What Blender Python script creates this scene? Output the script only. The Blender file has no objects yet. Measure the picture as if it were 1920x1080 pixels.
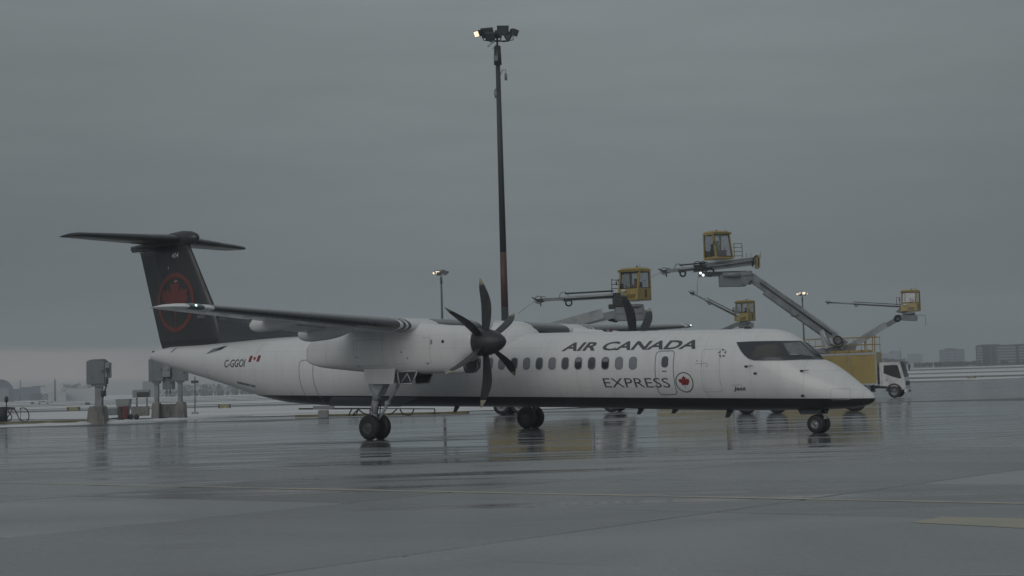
import bpy, bmesh, math, random
from mathutils import Vector, Matrix
import mathutils
random.seed(7)
S = bpy.context.scene
COL = S.collection
R = math.radians

# ------------------------------------------------------------------ camera
F, CH, HY, SL = 2663.37, 1.7747, 716.51, -.0286
RO = math.atan(-SL)
PT = math.atan((HY - 540) * math.cos(RO) / F)
cam = bpy.data.cameras.new('camera')
camo = bpy.data.objects.new('camera', cam)
COL.objects.link(camo)
cam.sensor_width = 36
cam.lens = F / 1920 * 36
cam.clip_start = .5
cam.clip_end = 6000
_r = Vector((1, 0, 0)); _u = Vector((0, -math.sin(PT), math.cos(PT))); _f = Vector((0, math.cos(PT), math.sin(PT)))
# horizon rises to the right in the photo: camera rolled clockwise about its view axis
_rr = _r * math.cos(RO) - _u * math.sin(RO)
_uu = _u * math.cos(RO) + _r * math.sin(RO)
camo.matrix_world = Matrix(((_rr.x, _uu.x, -_f.x, 0), (_rr.y, _uu.y, -_f.y, 0), (_rr.z, _uu.z, -_f.z, CH), (0, 0, 0, 1)))
S.camera = camo
S.view_settings.view_transform = 'Standard'
S.view_settings.look = 'None'
S.view_settings.exposure = 0.0
S.view_settings.gamma = 1
S.cycles.volume_bounces = 1
S.cycles.max_bounces = 8
S.cycles.transparent_max_bounces = 16
S.cycles.use_denoising = True

# ------------------------------------------------------------------ sky and sun
SUN_EL, SUN_AZ = 24, 205
w = bpy.data.worlds.new('World'); S.world = w; w.use_nodes = True
nt = w.node_tree; nt.nodes.clear()
def N(t, typ, **kw):
    n = t.nodes.new(typ)
    for k, v in kw.items(): setattr(n, k, v)
    return n
def lk(t, a, b): t.links.new(a, b)
def setramp(n, stops, interp='LINEAR'):
    cr = n.color_ramp; cr.interpolation = interp
    while len(cr.elements) > 1: cr.elements.remove(cr.elements[-1])
    for i, (p, c) in enumerate(stops):
        e = cr.elements[0] if i == 0 else cr.elements.new(p)
        e.position = p; e.color = (c[0], c[1], c[2], 1)
def srgb(h):
    h = h.lstrip('#'); o = []
    for i in (0, 2, 4):
        c = int(h[i:i+2], 16) / 255
        o.append(c / 12.92 if c <= .04045 else ((c + .055) / 1.055) ** 2.4)
    return tuple(o)
def mathn(t, op, a, b=None, c=None):
    n = N(t, 'ShaderNodeMath', operation=op)
    for i, v in enumerate((a, b, c)):
        if v is None: continue
        if isinstance(v, (int, float)): n.inputs[i].default_value = v
        else: lk(t, v, n.inputs[i])
    return n.outputs[0]
tc = N(nt, 'ShaderNodeTexCoord')
sx = N(nt, 'ShaderNodeSeparateXYZ'); lk(nt, tc.outputs['Generated'], sx.inputs[0])
mp = N(nt, 'ShaderNodeMapping'); mp.inputs['Scale'].default_value = (1.0, 1.0, 7.0); lk(nt, tc.outputs['Generated'], mp.inputs[0])
nz = N(nt, 'ShaderNodeTexNoise'); nz.inputs['Scale'].default_value = 2.3; nz.inputs['Detail'].default_value = 5; nz.inputs['Roughness'].default_value = .5
lk(nt, mp.outputs[0], nz.inputs['Vector'])
nf = N(nt, 'ShaderNodeTexNoise'); nf.inputs['Scale'].default_value = 9; nf.inputs['Detail'].default_value = 4
mp2 = N(nt, 'ShaderNodeMapping'); mp2.inputs['Scale'].default_value = (1.0, 1.0, 9.0); mp2.inputs['Location'].default_value = (3, 1, 0)
lk(nt, tc.outputs['Generated'], mp2.inputs[0]); lk(nt, mp2.outputs[0], nf.inputs['Vector'])
zz = mathn(nt, 'ADD', sx.outputs[2], mathn(nt, 'MULTIPLY', mathn(nt, 'SUBTRACT', nz.outputs['Fac'], .5), .05))
rp = N(nt, 'ShaderNodeValToRGB'); lk(nt, zz, rp.inputs[0])
SKY = [(0.0, '#5c6366'), (.03, '#5e6668'), (.07, '#646c6f'), (.13, '#6f7678'), (.20, '#7b8283'), (.28, '#83898b'), (.55, '#8d9192'), (1.0, '#939798')]
setramp(rp, [(p, srgb(c)) for p, c in SKY])
# soft light and dark cloud masses
cm = mathn(nt, 'ADD', mathn(nt, 'MULTIPLY', mathn(nt, 'SUBTRACT', nz.outputs['Fac'], .5), .26), 1.0)
cm = mathn(nt, 'ADD', cm, mathn(nt, 'MULTIPLY', mathn(nt, 'SUBTRACT', nf.outputs['Fac'], .5), .16))
# lens vignetting put into the sky colour: dimmer to both sides
ax_ = mathn(nt, 'ABSOLUTE', mathn(nt, 'ADD', sx.outputs[0], -.03))
mra = N(nt, 'ShaderNodeMapRange', interpolation_type='SMOOTHSTEP'); lk(nt, ax_, mra.inputs['Value']); mra.inputs['From Min'].default_value = .05; mra.inputs['From Max'].default_value = .42; mra.inputs['To Min'].default_value = 1.03; mra.inputs['To Max'].default_value = .86
cm = mathn(nt, 'MULTIPLY', cm, mra.outputs[0])
mul = N(nt, 'ShaderNodeVectorMath', operation='SCALE'); lk(nt, rp.outputs[0], mul.inputs[0]); lk(nt, cm, mul.inputs['Scale'])
# a break in the cloud low in the west: slightly warm band
west = N(nt, 'ShaderNodeMapRange'); west.inputs['From Min'].default_value = -.10; west.inputs['From Max'].default_value = -.30
lk(nt, sx.outputs[0], west.inputs['Value'])
bz = mathn(nt, 'ADD', sx.outputs[2], mathn(nt, 'MULTIPLY', mathn(nt, 'SUBTRACT', nf.outputs['Fac'], .5), .012))
bnd = N(nt, 'ShaderNodeValToRGB'); lk(nt, mathn(nt, 'MULTIPLY', bz, 10), bnd.inputs[0])
setramp(bnd, [(0, (.25,)*3), (.06, (.4,)*3), (.13, (1,)*3), (.26, (.9,)*3), (.36, (0,)*3)], 'EASE')
wm = N(nt, 'ShaderNodeMix', data_type='RGBA'); lk(nt, mathn(nt, 'MULTIPLY', mathn(nt, 'MULTIPLY', bnd.outputs[0], west.outputs[0]), .9), wm.inputs['Factor'])
lk(nt, mul.outputs[0], wm.inputs['A']); wm.inputs['B'].default_value = (*srgb('#9a8f89'), 1)
sk = N(nt, 'ShaderNodeTexSky', sky_type='NISHITA', sun_disc=False)
sk.sun_elevation = R(SUN_EL); sk.sun_rotation = R(SUN_AZ)
ska = N(nt, 'ShaderNodeVectorMath', operation='SCALE'); lk(nt, sk.outputs[0], ska.inputs[0]); ska.inputs['Scale'].default_value = .05
mx = N(nt, 'ShaderNodeMix', data_type='RGBA'); mx.inputs['Factor'].default_value = .05
lk(nt, wm.outputs['Result'], mx.inputs['A']); lk(nt, ska.outputs[0], mx.inputs['B'])
bg = N(nt, 'ShaderNodeBackground'); bg.inputs['Strength'].default_value = 1.0
lk(nt, mx.outputs['Result'], bg.inputs['Color'])
wo = N(nt, 'ShaderNodeOutputWorld'); lk(nt, bg.outputs[0], wo.inputs[0])

sun = bpy.data.lights.new('sun', 'SUN'); sun.energy = .5; sun.angle = R(40); sun.color = (1, .97, .93)
suno = bpy.data.objects.new('sun', sun); COL.objects.link(suno)
az = R(SUN_AZ); el = R(SUN_EL)
sd = Vector((math.sin(az) * math.cos(el), math.cos(az) * math.cos(el), math.sin(el)))
suno.rotation_euler = sd.to_track_quat('Z', 'Y').to_euler()

# ------------------------------------------------------------------ projection helpers (pixel of the photograph <-> place)
def ray(u, v):
    a, b = u - 960, v - 540
    u0 = a * math.cos(RO) - b * math.sin(RO); w0 = a * math.sin(RO) + b * math.cos(RO)
    return Vector((u0, F * math.cos(PT) + w0 * math.sin(PT), F * math.sin(PT) - w0 * math.cos(PT)))
def P(u, v, D):
    d = ray(u, v); k = D / d.y
    return Vector((0, 0, CH)) + d * k
X0, D0, TH = 9.0805, 42.7852, .6434
AC = Matrix.Translation((X0, D0, 0)) @ Matrix.Rotation(-TH, 4, 'Z')
ACI = AC.inverted()
ORG = ACI @ Vector((0, 0, CH))
def acray(u, v): return (ACI.to_3x3() @ ray(u, v)).normalized()
def on_y(u, v, y):
    d = acray(u, v); k = (y - ORG.y) / d.y
    return ORG + d * k
def sm(a, b, x):
    t = max(0, min(1, (x - a) / (b - a))); return t * t * (3 - 2 * t)
def GZ(x, y):
    z = 0 if y < 90 else (-.012 * (y - 90) if y < 200 else -1.32)
    z += sm(30, 110, x) * max(0, min(1, (y - 390) / 330)) * 4.7
    return z

# ------------------------------------------------------------------ materials
def mat(name, col, rough=.5, metal=0, spec=.5, coat=0, noise=0, nscale=3, nvec=(1, 1, 1), emis=None, es=0, dirt=None, rvar=0, bump=0, bscale=30):
    m = bpy.data.materials.new(name); m.use_nodes = True
    t = m.node_tree; b = t.nodes['Principled BSDF']
    b.inputs['Roughness'].default_value = rough; b.inputs['Metallic'].default_value = metal
    b.inputs['Specular IOR Level'].default_value = spec
    b.inputs['Coat Weight'].default_value = coat; b.inputs['Coat Roughness'].default_value = .12
    c = srgb(col) if isinstance(col, str) else col
    b.inputs['Base Color'].default_value = (*c, 1)
    if noise or dirt or rvar or bump:
        tcn = N(t, 'ShaderNodeTexCoord'); mpn = N(t, 'ShaderNodeMapping'); mpn.inputs['Scale'].default_value = nvec
        lk(t, tcn.outputs['Object'], mpn.inputs[0])
        n = N(t, 'ShaderNodeTexNoise'); n.inputs['Scale'].default_value = nscale; n.inputs['Detail'].default_value = 6; n.inputs['Roughness'].default_value = .62
        lk(t, mpn.outputs[0], n.inputs['Vector'])
        cr = N(t, 'ShaderNodeValToRGB'); lk(t, n.outputs['Fac'], cr.inputs[0])
        d = srgb(dirt) if isinstance(dirt, str) else (dirt or tuple(x * (1 - noise) for x in c))
        hi = tuple(min(1, x * (1 + noise * .6)) for x in c)
        setramp(cr, [(.3, d), (.52, c), (.72, hi)])
        lk(t, cr.outputs[0], b.inputs['Base Color'])
        if rvar:
            mr = N(t, 'ShaderNodeMapRange'); lk(t, n.outputs['Fac'], mr.inputs['Value'])
            mr.inputs['From Min'].default_value = .3; mr.inputs['From Max'].default_value = .7
            mr.inputs['To Min'].default_value = max(.03, rough - rvar); mr.inputs['To Max'].default_value = rough + rvar
            lk(t, mr.outputs[0], b.inputs['Roughness'])
        if bump:
            n2 = N(t, 'ShaderNodeTexNoise'); n2.inputs['Scale'].default_value = bscale; n2.inputs['Detail'].default_value = 4
            lk(t, tcn.outputs['Object'], n2.inputs['Vector'])
            bp = N(t, 'ShaderNodeBump'); bp.inputs['Strength'].default_value = bump; bp.inputs['Distance'].default_value = .02
            lk(t, n2.outputs['Fac'], bp.inputs['Height']); lk(t, bp.outputs[0], b.inputs['Normal'])
    if emis:
        b.inputs['Emission Color'].default_value = (*emis, 1); b.inputs['Emission Strength'].default_value = es
    return m
def glass(name, tint=(.5, .55, .58), tr=.7):
    m = bpy.data.materials.new(name); m.use_nodes = True
    t = m.node_tree; t.nodes.clear()
    o = N(t, 'ShaderNodeOutputMaterial'); a = N(t, 'ShaderNodeBsdfTransparent'); a.inputs[0].default_value = (*[tr + (1 - tr) * x * .3 for x in tint], 1)
    g = N(t, 'ShaderNodeBsdfGlossy'); g.inputs['Roughness'].default_value = .05
    fr = N(t, 'ShaderNodeFresnel'); fr.inputs[0].default_value = 1.5
    mxs = N(t, 'ShaderNodeMixShader'); lk(t, mathn(t, 'ADD', mathn(t, 'MULTIPLY', fr.outputs[0], .9), .08), mxs.inputs[0])
    lk(t, a.outputs[0], mxs.inputs[1]); lk(t, g.outputs[0], mxs.inputs[2]); lk(t, mxs.outputs[0], o.inputs[0])
    return m

# aircraft skin: white with the black belly of the livery
def skin_mat(belly=True):
    m = mat('airliner_skin' if belly else 'airliner_white', (.80, .81, .82), .28, spec=.5, coat=.35)
    t = m.node_tree; b = t.nodes['Principled BSDF']
    tcn = N(t, 'ShaderNodeTexCoord'); s = N(t, 'ShaderNodeSeparateXYZ'); lk(t, tcn.outputs['Object'], s.inputs[0])
    mpn = N(t, 'ShaderNodeMapping'); mpn.inputs['Scale'].default_value = (2.2, 1, .35); lk(t, tcn.outputs['Object'], mpn.inputs[0])
    n = N(t, 'ShaderNodeTexNoise'); n.inputs['Scale'].default_value = 1.6; n.inputs['Detail'].default_value = 8; n.inputs['Roughness'].default_value = .65
    lk(t, mpn.outputs[0], n.inputs['Vector'])
    cr = N(t, 'ShaderNodeValToRGB'); lk(t, n.outputs['Fac'], cr.inputs[0])
    setramp(cr, [(.22, (.70, .71, .715)), (.45, (.79, .80, .81)), (.75, (.83, .84, .85))])
    # frame joints in the skin every 1.57 m
    fx = mathn(t, 'FRACT', mathn(t, 'MULTIPLY', s.outputs[0], 1 / 1.57))
    jl = mathn(t, 'LESS_THAN', fx, .008)
    zr_ = mathn(t, 'ADD', s.outputs[2], mathn(t, 'MULTIPLY', s.outputs[0], .0272))
    for zl in (1.30, 1.86, 2.62, 3.05):
        jl = mathn(t, 'MAXIMUM', jl, mathn(t, 'MULTIPLY', mathn(t, 'LESS_THAN', mathn(t, 'ABSOLUTE', mathn(t, 'SUBTRACT', zr_, zl)), .006), .7))
    # rows of rivets beside the frames
    rv = mathn(t, 'MULTIPLY', mathn(t, 'LESS_THAN', mathn(t, 'ABSOLUTE', mathn(t, 'SUBTRACT', mathn(t, 'FRACT', mathn(t, 'MULTIPLY', s.outputs[0], 1 / .524)), .5)), .02), mathn(t, 'LESS_THAN', mathn(t, 'FRACT', mathn(t, 'MULTIPLY', s.outputs[2], 14)), .45))
    jl = mathn(t, 'MAXIMUM', jl, mathn(t, 'MULTIPLY', rv, .3))
    jm = N(t, 'ShaderNodeMix', data_type='RGBA'); lk(t, mathn(t, 'MULTIPLY', jl, .34), jm.inputs['Factor'])
    lk(t, cr.outputs[0], jm.inputs['A']); jm.inputs['B'].default_value = (.3, .31, .32, 1)
    out = jm.outputs['Result']
    mr = N(t, 'ShaderNodeMapRange'); lk(t, n.outputs['Fac'], mr.inputs['Value']); mr.inputs['To Min'].default_value = .2; mr.inputs['To Max'].default_value = .42
    if belly:
        line = mathn(t, 'ADD', mathn(t, 'MULTIPLY', s.outputs[0], -.0215), 1.045)
        f = mathn(t, 'LESS_THAN', s.outputs[2], line)
        mm = N(t, 'ShaderNodeMix', data_type='RGBA'); lk(t, f, mm.inputs['Factor']); lk(t, out, mm.inputs['A']); mm.inputs['B'].default_value = (.027, .029, .033, 1)
        out = mm.outputs['Result']
    lk(t, out, b.inputs['Base Color']); lk(t, mr.outputs[0], b.inputs['Roughness'])
    return m
M = {}
M['skin'] = skin_mat(True); M['white'] = skin_mat(False)
M['black'] = mat('tail_black', (.036, .040, .043), .42, coat=.2, noise=.3, nscale=1.2, nvec=(1, 1, .5), dirt=(.05, .056, .062), rvar=.15)
M['dorsal'] = mat('dorsal_grey', (.052, .060, .070), .35, coat=.3)
M['belly_sheen'] = mat('belly_sheen_grey', (.15, .17, .20), .3, coat=.3)  # lighter tone painted for the sky mirrored in the belly fairing
M['boot'] = mat('rubber_deice_boot', (.075, .081, .09), .24, coat=.5, noise=.15, nscale=2, rvar=.06)
M['prop'] = mat('propeller_grey', (.042, .046, .051), .42, noise=.3, nscale=5, rvar=.1)
M['proptip'] = mat('propeller_tip', (.34, .34, .24), .45)
M['tyre'] = mat('tyre_rubber', (.03, .032, .036), .55, noise=.4, nscale=12, bump=.3)
M['rim'] = mat('wheel_rim', (.32, .34, .36), .4, metal=.3, noise=.3, nscale=10)
M['rimdark'] = mat('dark_wheel_hub', (.10, .105, .11), .5, noise=.3, nscale=10)
M['gear'] = mat('gear_grey', (.52, .54, .56), .4, noise=.35, nscale=7)
M['darkmetal'] = mat('dark_metal', (.045, .049, .053), .45, noise=.3, nscale=8)
M['mast'] = mat('mast_paint', (.052, .058, .063), .5, noise=.25, nscale=1.2, nvec=(1, 1, .2))
M['mastred'] = mat('mast_red_paint', (.115, .052, .046), .5, noise=.25, nscale=1.2)
M['steel'] = mat('galvanised_steel', (.27, .29, .31), .45, metal=.25, noise=.35, nscale=1.3, rvar=.1)
M['steel2'] = mat('light_steel', (.42, .44, .46), .45, metal=.2, noise=.3, nscale=1.5, rvar=.1)
M['yellow'] = mat('deicer_yellow', (.40, .30, .085), .42, coat=.2, noise=.22, nscale=1.1, nvec=(1, 1, .5), dirt=(.30, .225, .07), rvar=.12)
M['rail'] = mat('rail_yellow', (.40, .28, .08), .5)
M['truckwhite'] = mat('truck_white', (.72, .73, .74), .35, coat=.3, noise=.12, nscale=2, dirt=(.5, .5, .5))
M['window'] = mat('cabin_glass', (.10, .11, .125), .12, spec=.6)
M['window_lit'] = mat('cabin_glass_blind', (.26, .28, .31), .2, spec=.5)
M['window_dark'] = mat('cabin_glass_dark', (.035, .045, .045), .1, spec=.6)
M['winframe'] = mat('window_frame', (.22, .235, .25), .35)
M['mask'] = mat('cockpit_mask', (.036, .044, .056), .35, coat=.4)
M['wsglass'] = mat('cockpit_glass', (.088, .09, .086), .14, spec=.55, noise=.4, nscale=1.4)
M['wsglass2'] = mat('windscreen_glass', (.19, .21, .215), .1, spec=.6, noise=.45, nscale=3)
M['ink'] = mat('lettering_grey', (.082, .092, .098), .45)
M['ink2'] = mat('line_grey', (.30, .32, .33), .45)
M['ink3'] = mat('faint_line_grey', (.50, .52, .53), .45)
M['red'] = mat('livery_red', (.27, .034, .04), .4)
M['tailred'] = mat('tail_red', (.18, .048, .045), .4, coat=.15)
M['letwhite'] = mat('lettering_white', (.62, .65, .66), .4)
M['green'] = mat('nav_light_housing', (.10, .145, .14), .15, spec=.7)
M['concrete'] = mat('block_concrete', (.24, .235, .22), .85, noise=.4, nscale=2.2, nvec=(1, 1, .4), dirt=(.10, .10, .09), bump=.5, bscale=14)
M['cabinet'] = mat('cabinet_grey', (.21, .235, .25), .5, noise=.15, nscale=1.6, nvec=(1, 1, .3))
M['cabinet2'] = mat('cabinet_light_grey', (.30, .32, .33), .5, noise=.15, nscale=1.6)
M['maroon'] = mat('maroon_paint', (.13, .022, .03), .45, noise=.3, nscale=4)
M['signface'] = mat('sign_yellow', (.30, .26, .10), .6, noise=.3, nscale=5)
M['glass'] = glass('clear_glass')
M['lampon'] = mat('lit_lamp', (1, .9, .7), .4, emis=(1, .82, .58), es=1.15)
M['lampwhite'] = mat('lit_work_lamp', (1, 1, 1), .4, emis=(.93, .98, 1), es=1.3)
M['navlight'] = mat('lit_green_lamp', (.6, 1, .9), .3, emis=(.75, 1, .93), es=1.8)
M['lens'] = mat('lamp_lens', (.09, .1, .11), .15, spec=.7)
M['headlight'] = mat('headlight_glass', (.5, .52, .55), .12)
M['skin'+'tone'] = mat('skin_tone', (.36, .22, .16), .6)
M['hair'] = mat('dark_hair', (.02, .017, .015), .7)
M['hiviz'] = mat('green_hi_viz_vest', (.20, .36, .10), .7)
M['orange'] = mat('orange_jacket', (.40, .12, .04), .7)
M['navy'] = mat('navy_clothes', (.02, .024, .04), .8)
M['seatm'] = mat('seat_vinyl', (.02, .022, .026), .6)
M['hose'] = mat('hose_rubber', (.016, .017, .018), .5)
M['spray'] = mat('spray_water', (.42, .45, .47), .2)
M['paint'] = mat('road_paint_yellow', (.47, .45, .37), .45, noise=.15, nscale=.7, dirt=(.25, .25, .235), rvar=.15)
M['paint2'] = mat('faded_marking_paint', (.43, .41, .31), .45, noise=.2, nscale=1.2, dirt=(.34, .325, .26), rvar=.15)
M['curb'] = mat('curb_paint_yellow', (.20, .175, .095), .6, noise=.5, nscale=1.1, dirt=(.10, .095, .07))
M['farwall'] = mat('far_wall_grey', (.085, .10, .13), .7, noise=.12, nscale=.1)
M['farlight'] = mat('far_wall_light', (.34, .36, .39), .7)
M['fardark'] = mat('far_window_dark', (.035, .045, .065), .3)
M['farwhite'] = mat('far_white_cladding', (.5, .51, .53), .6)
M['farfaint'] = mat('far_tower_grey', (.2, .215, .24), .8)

# ------------------------------------------------------------------ mesh helpers
class MB:
    def __init__(s): s.b = bmesh.new(); s.mi = 0
    def _fin(s, vs, mtx):
        if mtx is not None:
            for v in vs: v.co = mtx @ v.co
    def box(s, c, size, mtx=None, bev=0):
        r = bmesh.ops.create_cube(s.b, size=1)
        vs = r['verts']
        for v in vs: v.co = Vector((v.co.x * size[0] + c[0], v.co.y * size[1] + c[1], v.co.z * size[2] + c[2]))
        fs = {f for v in vs for f in v.link_faces}
        for f in fs: f.material_index = s.mi
        if bev:
            es = {e for v in vs for e in v.link_edges}
            r2 = bmesh.ops.bevel(s.b, geom=list(es), offset=bev, segments=2, affect='EDGES')
            vs = list({v for f in r2['faces'] for v in f.verts} | {v for v in vs if v.is_valid})
            for f in {f for v in vs for f in v.link_faces}: f.material_index = s.mi
        s._fin(vs, mtx); return s
    def loft(s, rings, cap=True, smooth=True, closed=True):
        rows = [[s.b.verts.new(p) for p in r] for r in rings]
        n = len(rows[0])
        for a, b in zip(rows, rows[1:]):
            for i in range(n if closed else n - 1):
                j = (i + 1) % n
                try:
                    f = s.b.faces.new((a[i], a[j], b[j], b[i])); f.smooth = smooth; f.material_index = s.mi
                except ValueError: pass
        if cap:
            for row in (rows[0][::-1], rows[-1]):
                try:
                    f = s.b.faces.new(row); f.material_index = s.mi
                except ValueError: pass
        return s
    def tube(s, p0, p1, r0, r1=None, n=10, cap=True):
        r1 = r0 if r1 is None else r1
        p0, p1 = Vector(p0), Vector(p1); d = (p1 - p0).normalized()
        a = d.orthogonal().normalized(); b = d.cross(a)
        rg = lambda p, r: [p + (a * math.cos(2 * math.pi * i / n) + b * math.sin(2 * math.pi * i / n)) * r for i in range(n)]
        return s.loft([rg(p0, r0), rg(p1, r1)], cap)
    def path(s, pts, r, n=8):
        pts = [Vector(p) for p in pts]; rings = []
        prev = None
        for i, p in enumerate(pts):
            d = (pts[min(i + 1, len(pts) - 1)] - pts[max(i - 1, 0)]).normalized()
            a = d.orthogonal().normalized() if prev is None else (prev - d * prev.dot(d)).normalized()
            prev = a; b = d.cross(a)
            rings.append([p + (a * math.cos(2 * math.pi * k / n) + b * math.sin(2 * math.pi * k / n)) * r for k in range(n)])
        return s.loft(rings)
    def beam(s, p0, p1, w_, h_, up=(0, 0, 1)):
        p0, p1 = Vector(p0), Vector(p1); d = (p1 - p0).normalized()
        side = d.cross(Vector(up)).normalized(); u = side.cross(d)
        rg = lambda p: [p + side * w_ / 2 + u * h_ / 2, p - side * w_ / 2 + u * h_ / 2, p - side * w_ / 2 - u * h_ / 2, p + side * w_ / 2 - u * h_ / 2]
        return s.loft([rg(p0), rg(p1)], True, False)
    def lathe(s, prof, org, axis, n=32, cap=False):
        org = Vector(org); ax = Vector(axis).normalized(); a = ax.orthogonal().normalized(); b = ax.cross(a)
        return s.loft([[org + ax * t + (a * math.cos(2 * math.pi * i / n) + b * math.sin(2 * math.pi * i / n)) * max(r, 1e-4) for i in range(n)] for t, r in prof], cap)
    def prism(s, pts, ext):
        ext = Vector(ext); a = [Vector(p) for p in pts]
        return s.loft([a, [p + ext for p in a]], True, False)
    def face(s, pts, smooth=False):
        f = s.b.faces.new([s.b.verts.new(p) for p in pts]); f.material_index = s.mi; f.smooth = smooth; return s
def obj(name, mb, mats, parent=None, world=False, rm=True, loc=None):
    b = mb.b if isinstance(mb, MB) else mb
    if rm: bmesh.ops.recalc_face_normals(b, faces=b.faces)
    me = bpy.data.meshes.new(name); b.to_mesh(me); b.free()
    for m in (mats if isinstance(mats, (list, tuple)) else [mats]): me.materials.append(M[m] if isinstance(m, str) else m)
    o = bpy.data.objects.new(name, me); COL.objects.link(o)
    if parent is not None:
        o.parent = parent
        if world:
            p = parent; mm = Matrix.Identity(4)
            while p is not None: mm = p.matrix_basis @ mm; p = p.parent
            o.matrix_basis = mm.inverted()
    elif loc is not None:
        loc = Vector(loc)
        for v in me.vertices: v.co -= loc
        o.location = loc
    return o
def tag(o, label, cat, group=None):
    o['label'] = label; o['category'] = cat
    if group: o['group'] = group
    return o
def thing(name, label, cat, loc=(0, 0, 0), rz=0, group=None):
    o = bpy.data.objects.new(name, None); COL.objects.link(o)
    o.matrix_basis = Matrix.Translation(loc) @ Matrix.Rotation(rz, 4, 'Z')
    return tag(o, label, cat, group)
def struct(o, kind='structure'): o['kind'] = kind; return o
def dupe(o, parent=None):
    c = o.copy(); COL.objects.link(c); c.parent = parent
    for ch in [x for x in COL.objects if x.parent == o]: dupe(ch, c)
    return c

# ------------------------------------------------------------------ ground
def wet_mat(name, slab=False):
    m = bpy.data.materials.new(name); m.use_nodes = True
    t = m.node_tree; b = t.nodes['Principled BSDF']
    geo = N(t, 'ShaderNodeNewGeometry')
    # streaks of standing water follow the fall of the apron
    rot = N(t, 'ShaderNodeMapping'); rot.inputs['Rotation'].default_value = (0, 0, R(12)); rot.inputs['Scale'].default_value = (.10, .55, 1)
    lk(t, geo.outputs['Position'], rot.inputs[0])
    n1 = N(t, 'ShaderNodeTexNoise'); n1.inputs['Scale'].default_value = 1; n1.inputs['Detail'].default_value = 6; n1.inputs['Roughness'].default_value = .6
    lk(t, rot.outputs[0], n1.inputs['Vector'])
    mpb = N(t, 'ShaderNodeMapping'); mpb.inputs['Scale'].default_value = (.05, .07, 1); lk(t, geo.outputs['Position'], mpb.inputs[0])
    n2 = N(t, 'ShaderNodeTexNoise'); n2.inputs['Scale'].default_value = 1; n2.inputs['Detail'].default_value = 3; lk(t, mpb.outputs[0], n2.inputs['Vector'])
    n3 = N(t, 'ShaderNodeTexNoise'); n3.inputs['Scale'].default_value = 14; n3.inputs['Detail'].default_value = 5; n3.inputs['Roughness'].default_value = .7
    lk(t, geo.outputs['Position'], n3.inputs['Vector'])
    # wetness: pools lie where the aircraft and trucks stand
    sp = N(t, 'ShaderNodeSeparateXYZ'); lk(t, geo.outputs['Position'], sp.inputs[0])
    pool = N(t, 'ShaderNodeValToRGB'); lk(t, mathn(t, 'DIVIDE', sp.outputs[1], 100), pool.inputs[0])
    setramp(pool, [(0, (.12,)*3), (.20, (.22,)*3), (.30, (.45,)*3), (.36, (.82,)*3), (.6, (.92,)*3), (1, (.78,)*3)])
    wet = mathn(t, 'ADD', pool.outputs[0], mathn(t, 'MULTIPLY', mathn(t, 'SUBTRACT', n1.outputs['Fac'], .5), 1.5))
    wet = mathn(t, 'ADD', wet, mathn(t, 'MULTIPLY', mathn(t, 'SUBTRACT', n2.outputs['Fac'], .5), 1.2))
    mpf = N(t, 'ShaderNodeMapping'); mpf.inputs['Scale'].default_value = (.07, .95, 1); mpf.inputs['Rotation'].default_value = (0, 0, R(-5)); lk(t, geo.outputs['Position'], mpf.inputs[0])
    n5 = N(t, 'ShaderNodeTexNoise'); n5.inputs['Scale'].default_value = 1; n5.inputs['Detail'].default_value = 3; lk(t, mpf.outputs[0], n5.inputs['Vector'])
    wet = mathn(t, 'ADD', wet, mathn(t, 'MULTIPLY', mathn(t, 'SUBTRACT', n5.outputs['Fac'], .5), 2.8))
    wr = N(t, 'ShaderNodeMapRange'); lk(t, wet, wr.inputs['Value']); wr.inputs['From Min'].default_value = .2; wr.inputs['From Max'].default_value = .95
    wr.inputs['To Min'].default_value = 0; wr.inputs['To Max'].default_value = 1
    base = N(t, 'ShaderNodeValToRGB'); lk(t, wr.outputs[0], base.inputs[0])
    setramp(base, [(0, (.30, .318, .325)), (.5, (.25, .267, .275)), (1, (.17, .182, .19))])
    col = base.outputs[0]
    g = N(t, 'ShaderNodeMapRange'); lk(t, n3.outputs['Fac'], g.inputs['Value']); g.inputs['From Min'].default_value = .25; g.inputs['From Max'].default_value = .75
    g.inputs['To Min'].default_value = .82; g.inputs['To Max'].default_value = 1.18
    sc = N(t, 'ShaderNodeVectorMath', operation='SCALE'); lk(t, col, sc.inputs[0]); lk(t, g.outputs[0], sc.inputs['Scale'])
    col = sc.outputs[0]
    mps = N(t, 'ShaderNodeMapping'); mps.inputs['Scale'].default_value = (.16, .22, 1); mps.inputs['Location'].default_value = (4, 9, 0); lk(t, geo.outputs['Position'], mps.inputs[0])
    n6 = N(t, 'ShaderNodeTexNoise'); n6.inputs['Scale'].default_value = 1; n6.inputs['Detail'].default_value = 5; n6.inputs['Distortion'].default_value = .6; lk(t, mps.outputs[0], n6.inputs['Vector'])
    st_ = N(t, 'ShaderNodeMapRange'); lk(t, n6.outputs['Fac'], st_.inputs['Value']); st_.inputs['From Min'].default_value = .35; st_.inputs['From Max'].default_value = .65; st_.inputs['To Min'].default_value = .84; st_.inputs['To Max'].default_value = 1.1
    s6 = N(t, 'ShaderNodeVectorMath', operation='SCALE'); lk(t, col, s6.inputs[0]); lk(t, st_.outputs[0], s6.inputs['Scale']); col = s6.outputs[0]
    rr = N(t, 'ShaderNodeMapRange'); lk(t, wr.outputs[0], rr.inputs['Value'])
    rr.inputs['To Min'].default_value = .42; rr.inputs['To Max'].default_value = .06
    rough = rr.outputs[0]
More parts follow.
